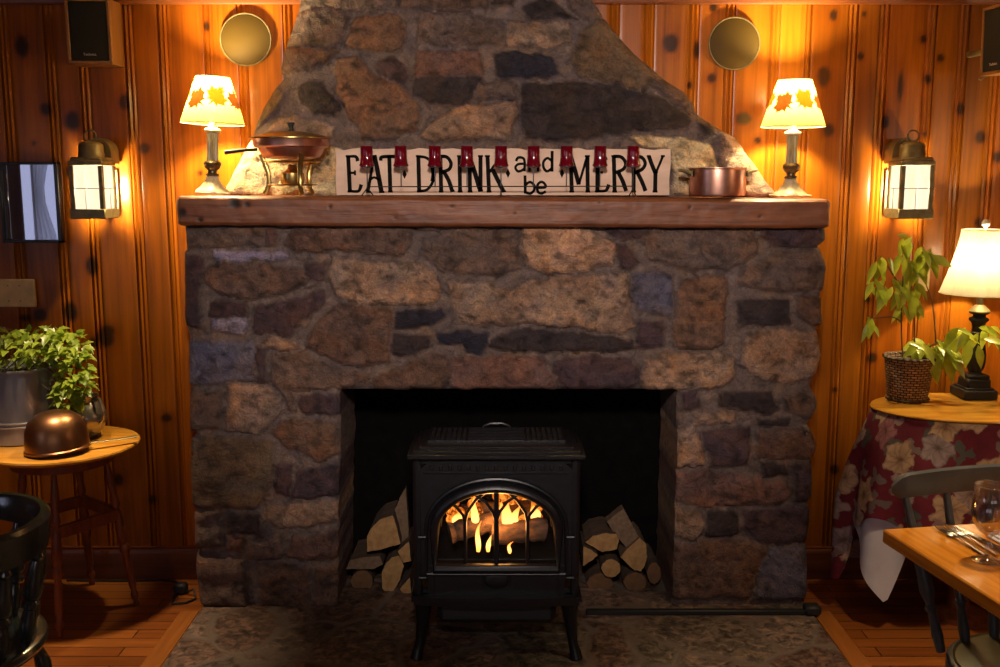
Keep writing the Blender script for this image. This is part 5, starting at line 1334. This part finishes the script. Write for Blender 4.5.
prf = [(.001, 0), (.033, .0), (.034, .002), (.030, .004), (.010, .010), (.0055, .016), (.006, .022), (.009, .030), (.009, .036), (.006, .042), (.005, .052), (.008, .060), (.024, .072), (.036, .090), (.0405, .112), (.040, .140), (rim, .176), (rim-.0016, .1765), (.0383, .140), (.0385, .112), (.034, .092), (.022, .075), (.001, .068)]
b = B(); b.lathe(prf, n=48, cap=False); b.build('bowl', MT['glass'], t, 70)
b = B(); b.tube([((rim-.001)*math.cos(a*PI/24), (rim-.001)*math.sin(a*PI/24), .1765) for a in range(48)], .0011, 6, closed=True); b.build('rim', MT['glass'], t)
nb = G(1003, 545, .75)
t = thing('napkin', 'folded white linen napkin on the dining table behind the goblet', 'napkin', (1.262, 2.22, .7505), DR)
b = B()
for i, zq in enumerate((.004, .011, .018)): b.box((.002*i, .002*i, zq), (.15-.006*i, .20-.01*i, .0075), .0035)
b.build('linen', MT['white'], t)
t['label'] = 'folded white linen napkin on the dining table behind the goblet'
def cutl(nm, label, px0, py0, px1, py1):
    a = G(px0, py0, .752); e = G(px1, py1, .752); d = e-a; L = .19; ang = math.atan2(d.y, d.x)
    t = thing(nm, label, nm.replace('table_', ''), (a.x, a.y, .7505), ang)
    return t, L
for nm, lb, q in (('table_fork', 'silver fork lying leftmost of the cutlery on the dining table', (938, 528, 962, 542)), ('table_fork', 'silver fork lying in the middle of the cutlery on the dining table', (948, 527.5, 972, 541)), ('table_knife', 'silver knife lying rightmost of the cutlery beside the napkin', (957, 527, 982, 540.5))):
    t, L = cutl(nm, lb, *q)
    b = B()
    if 'fork' in nm:
        b.tube([(.19, 0, .004), (.15, 0, .005), (.085, 0, .009), (.065, 0, .006)], [.007, .006, .0032, .005], 8, flat=(1, .4)); b.build('handle', MT['steel'], t)
        b = B(); b.box((.056, 0, .005), (.022, .022, .003), .001)
        for i in range(4): b.tube([(.046, -.0092+.0061*i, .005), (.02, -.0092+.0061*i, .004), (0, -.0092+.0061*i, .008)], .0016, 6)
        b.build('tines', MT['steel'], t)
    else:
        b.tube([(.20, 0, .005), (.16, 0, .006), (.10, 0, .005)], [.007, .0075, .005], 8, flat=(1, .5)); b.build('handle', MT['steel'], t)
        b = B(); b.add([(.10, -.006, .002), (.10, .006, .002), (.01, .008, .002), (-.01, .0, .002), (.02, -.008, .002), (.10, -.006, .0045), (.10, .006, .0045), (.01, .008, .003), (-.01, 0, .003), (.02, -.008, .003)], [[4, 3, 2, 1, 0], [5, 6, 7, 8, 9]]+[[i, (i+1) % 5, 5+(i+1) % 5, 5+i] for i in range(5)]); b.build('blade', MT['steel'], t)
# ------------------------------------------------------------------ dining chair, right
t = thing('dining_chair', 'worn grey-green spindle-back wooden chair pushed up to the right dining table', 'chair', (1.285, 2.235, 0), DR)
G2 = MT['green_grey']
poly = [(.205*math.cos(a*PI/20)*(1.0), .20*math.sin(a*PI/20)*(1 if a < 20 else .92)) for a in range(40)]
def slab(bd, poly, z0, z1, inset=0, M=None):
    n = len(poly); vs = []
    lay = [(z0, .93), (z0+.006, 1.0), (z1-.006, 1.0), (z1, .955)]
    for z, s in lay: vs += [(x*s, y*s, z) for x, y in poly]
    fs = []
    for l in range(3):
        for k in range(n): fs.append([l*n+k, l*n+(k+1) % n, (l+1)*n+(k+1) % n, (l+1)*n+k])
    fs += [list(range(n))[::-1], [3*n+k for k in range(n)]]; bd.add(vs, fs)
b = B(); slab(b, poly, .418, .452); st = b.build('seat', G2, t)
b = B(); slab(b, [(x*.93, y*.93) for x, y in poly], .449, .4535); b.build('seat_panel', MT['seat'], st)
NR = 24; vs = []; fs = []; cs = [(-.011, 0), (-.013, .5), (-.010, .93), (0, 1), (.010, .93), (.012, .5), (.011, 0), (0, -.06)]
def cr(u):  # crest rail centre line, u in -1..1
    return Vector((.278*u, .235-.018*u*u, 0)), .816+.006*(1-u*u), .876+.010*(1-u*u)-.012*max(0, abs(u)-.86)/.14
for i in range(NR+1):
    u = -1+2*i/NR; p, za, zb_ = cr(u); e = min(1, (1-abs(u))/.05+.35)
    for o_, hz in cs: vs.append((p.x, p.y+o_*e, (za+zb_)/2+((hz-.5)*(zb_-za))*min(1, e)))
m = len(cs)
for i in range(NR):
    for k in range(m): fs.append([i*m+k, i*m+(k+1) % m, (i+1)*m+(k+1) % m, (i+1)*m+k])
fs += [list(range(m)), [NR*m+k for k in range(m)][::-1]]
B().add(vs, fs).build('crest_rail', G2, t)
for u in (-.86, -.43, 0, .43, .86):
    p, za, zb_ = cr(u)
    B().turned((p.x, p.y, za+.01), (p.x*.72, .165-.05*u*u, .445), [(0, .0085), (.15, .010), (.45, .0125 if abs(u) < .8 else .015), (.62, .014 if abs(u) < .8 else .018), (.70, .010), (.73, .016), (.76, .010), (.9, .014), (1, .011)]).build('spindle', G2, t)
for (sx, sy) in ((1, 1), (1, -1), (-1, 1), (-1, -1)): B().turned((sx*.12, sy*.11, .425), (sx*.185, sy*.18, 0), LEG).build('leg', G2, t)
b = B()
for sx in (-1, 1): b.tube([(sx*.16, -.15, .17), (sx*.16, .15, .17)], .011, 8)
b.tube([(-.16, 0, .17), (.16, 0, .17)], .011, 8); b.build('stretcher', G2, t)
# curtain beside the side window (seen in the mirror)
vs = []; fs = []
for j in range(13):
    for i in range(31):
        u = i/30; v = j/12; wdt = .28-.16*math.exp(-((v-.45)/.22)**2)
        vs.append((XL+.07+.012*math.sin(u*28), WY1+.02-wdt*u*1.3, WZ1+.06-1.2*v))
for j in range(12):
    for i in range(30): fs.append([j*31+i, j*31+i+1, (j+1)*31+i+1, (j+1)*31+i])
cu = B().add(vs, fs).build('curtain', MT['curtain']); tag(cu, 'white tied-back curtain at the left side window, reflected in the mirror', 'curtain')
# ------------------------------------------------------------------ camera, lights, view
cam = bpy.data.cameras.new('camera'); cam.lens = 36; cam.sensor_width = 36; cam.clip_start = .02
co = bpy.data.objects.new('camera', cam); C.objects.link(co); co.location = (0, 0, CAMH); co.rotation_euler = (PI/2-PITCH, 0, 0)
bpy.context.scene.camera = co
def light(name, typ, loc, e, col, size=.05, rot=(0, 0, 0), sy=None):
    l = bpy.data.lights.new(name, typ); l.energy = e; l.color = col
    if typ == 'AREA':
        l.shape = 'RECTANGLE'; l.size = size; l.size_y = sy or size
    else: l.shadow_soft_size = size
    o = bpy.data.objects.new(name, l); C.objects.link(o); o.location = loc; o.rotation_euler = rot; return o
WARM = (1, .80, .42)
light('window_daylight', 'AREA', (XL-.12, (WY0+WY1)/2, (WZ0+WZ1)/2), 9, (.68, .72, 1), WZ1-WZ0, (0, -PI/2, 0), WY1-WY0)
light('rear_window_daylight', 'AREA', ((BX0+BX1)/2, YB-.12, (BZ0+BZ1)/2), 17, (1, .87, .86), BX1-BX0, (PI/2, 0, 0), BZ1-BZ0)
for (x, y, z, kind) in LAMPS:
    light('lamp_bulb', 'POINT', (x, y, z), {'m': 72, 'b': 50, 'l': 24}[kind], WARM if kind == 'm' else (1, .78, .44), .03)
light('stove_fire', 'POINT', (SX, SY-.09, .47), 3.0, (1, .40, .09), .05)
sp_ = light('added_fill_spot', 'SPOT', (0, .1, ZC-.08), 330, (1, .87, .78), .12)  # added fill with no visible fixture, brightens the fireplace front
sp_.rotation_euler = (Vector((0, 3.6, 1.38))-sp_.location).to_track_quat('-Z', 'Y').to_euler()
sp_.data.spot_size = math.radians(45); sp_.data.spot_blend = .7
for (x, y, e) in ((-1.5, 3.15, 150), (1.32, 2.35, 105)):  # two unseen spots added to brighten the side table and the dining table
    o_ = light('added_table_spot', 'SPOT', (x, y, 2.32), e, (1, .74, .46), .06); o_.data.spot_size = math.radians(42 if x < 0 else 74); o_.data.spot_blend = .8
light('side_lamp', 'POINT', (2.35, 2.15, 1.75), 10, (1, .74, .44), .12)
wd = bpy.data.worlds.new('world'); bpy.context.scene.world = wd; wd.use_nodes = True
wd.node_tree.nodes['Background'].inputs[0].default_value = (.6, .7, 1, 1); wd.node_tree.nodes['Background'].inputs[1].default_value = .15
sc = bpy.context.scene
sc.view_settings.view_transform = 'Standard'; sc.view_settings.look = 'None'; sc.view_settings.gamma = 1; sc.view_settings.exposure = 0
sc.view_settings.use_curve_mapping = False
try:
    sc.cycles.use_denoising = True; sc.cycles.sample_clamp_indirect = 3; sc.cycles.max_bounces = 8
    sc.cycles.caustics_reflective = False; sc.cycles.caustics_refractive = False
except Exception: pass
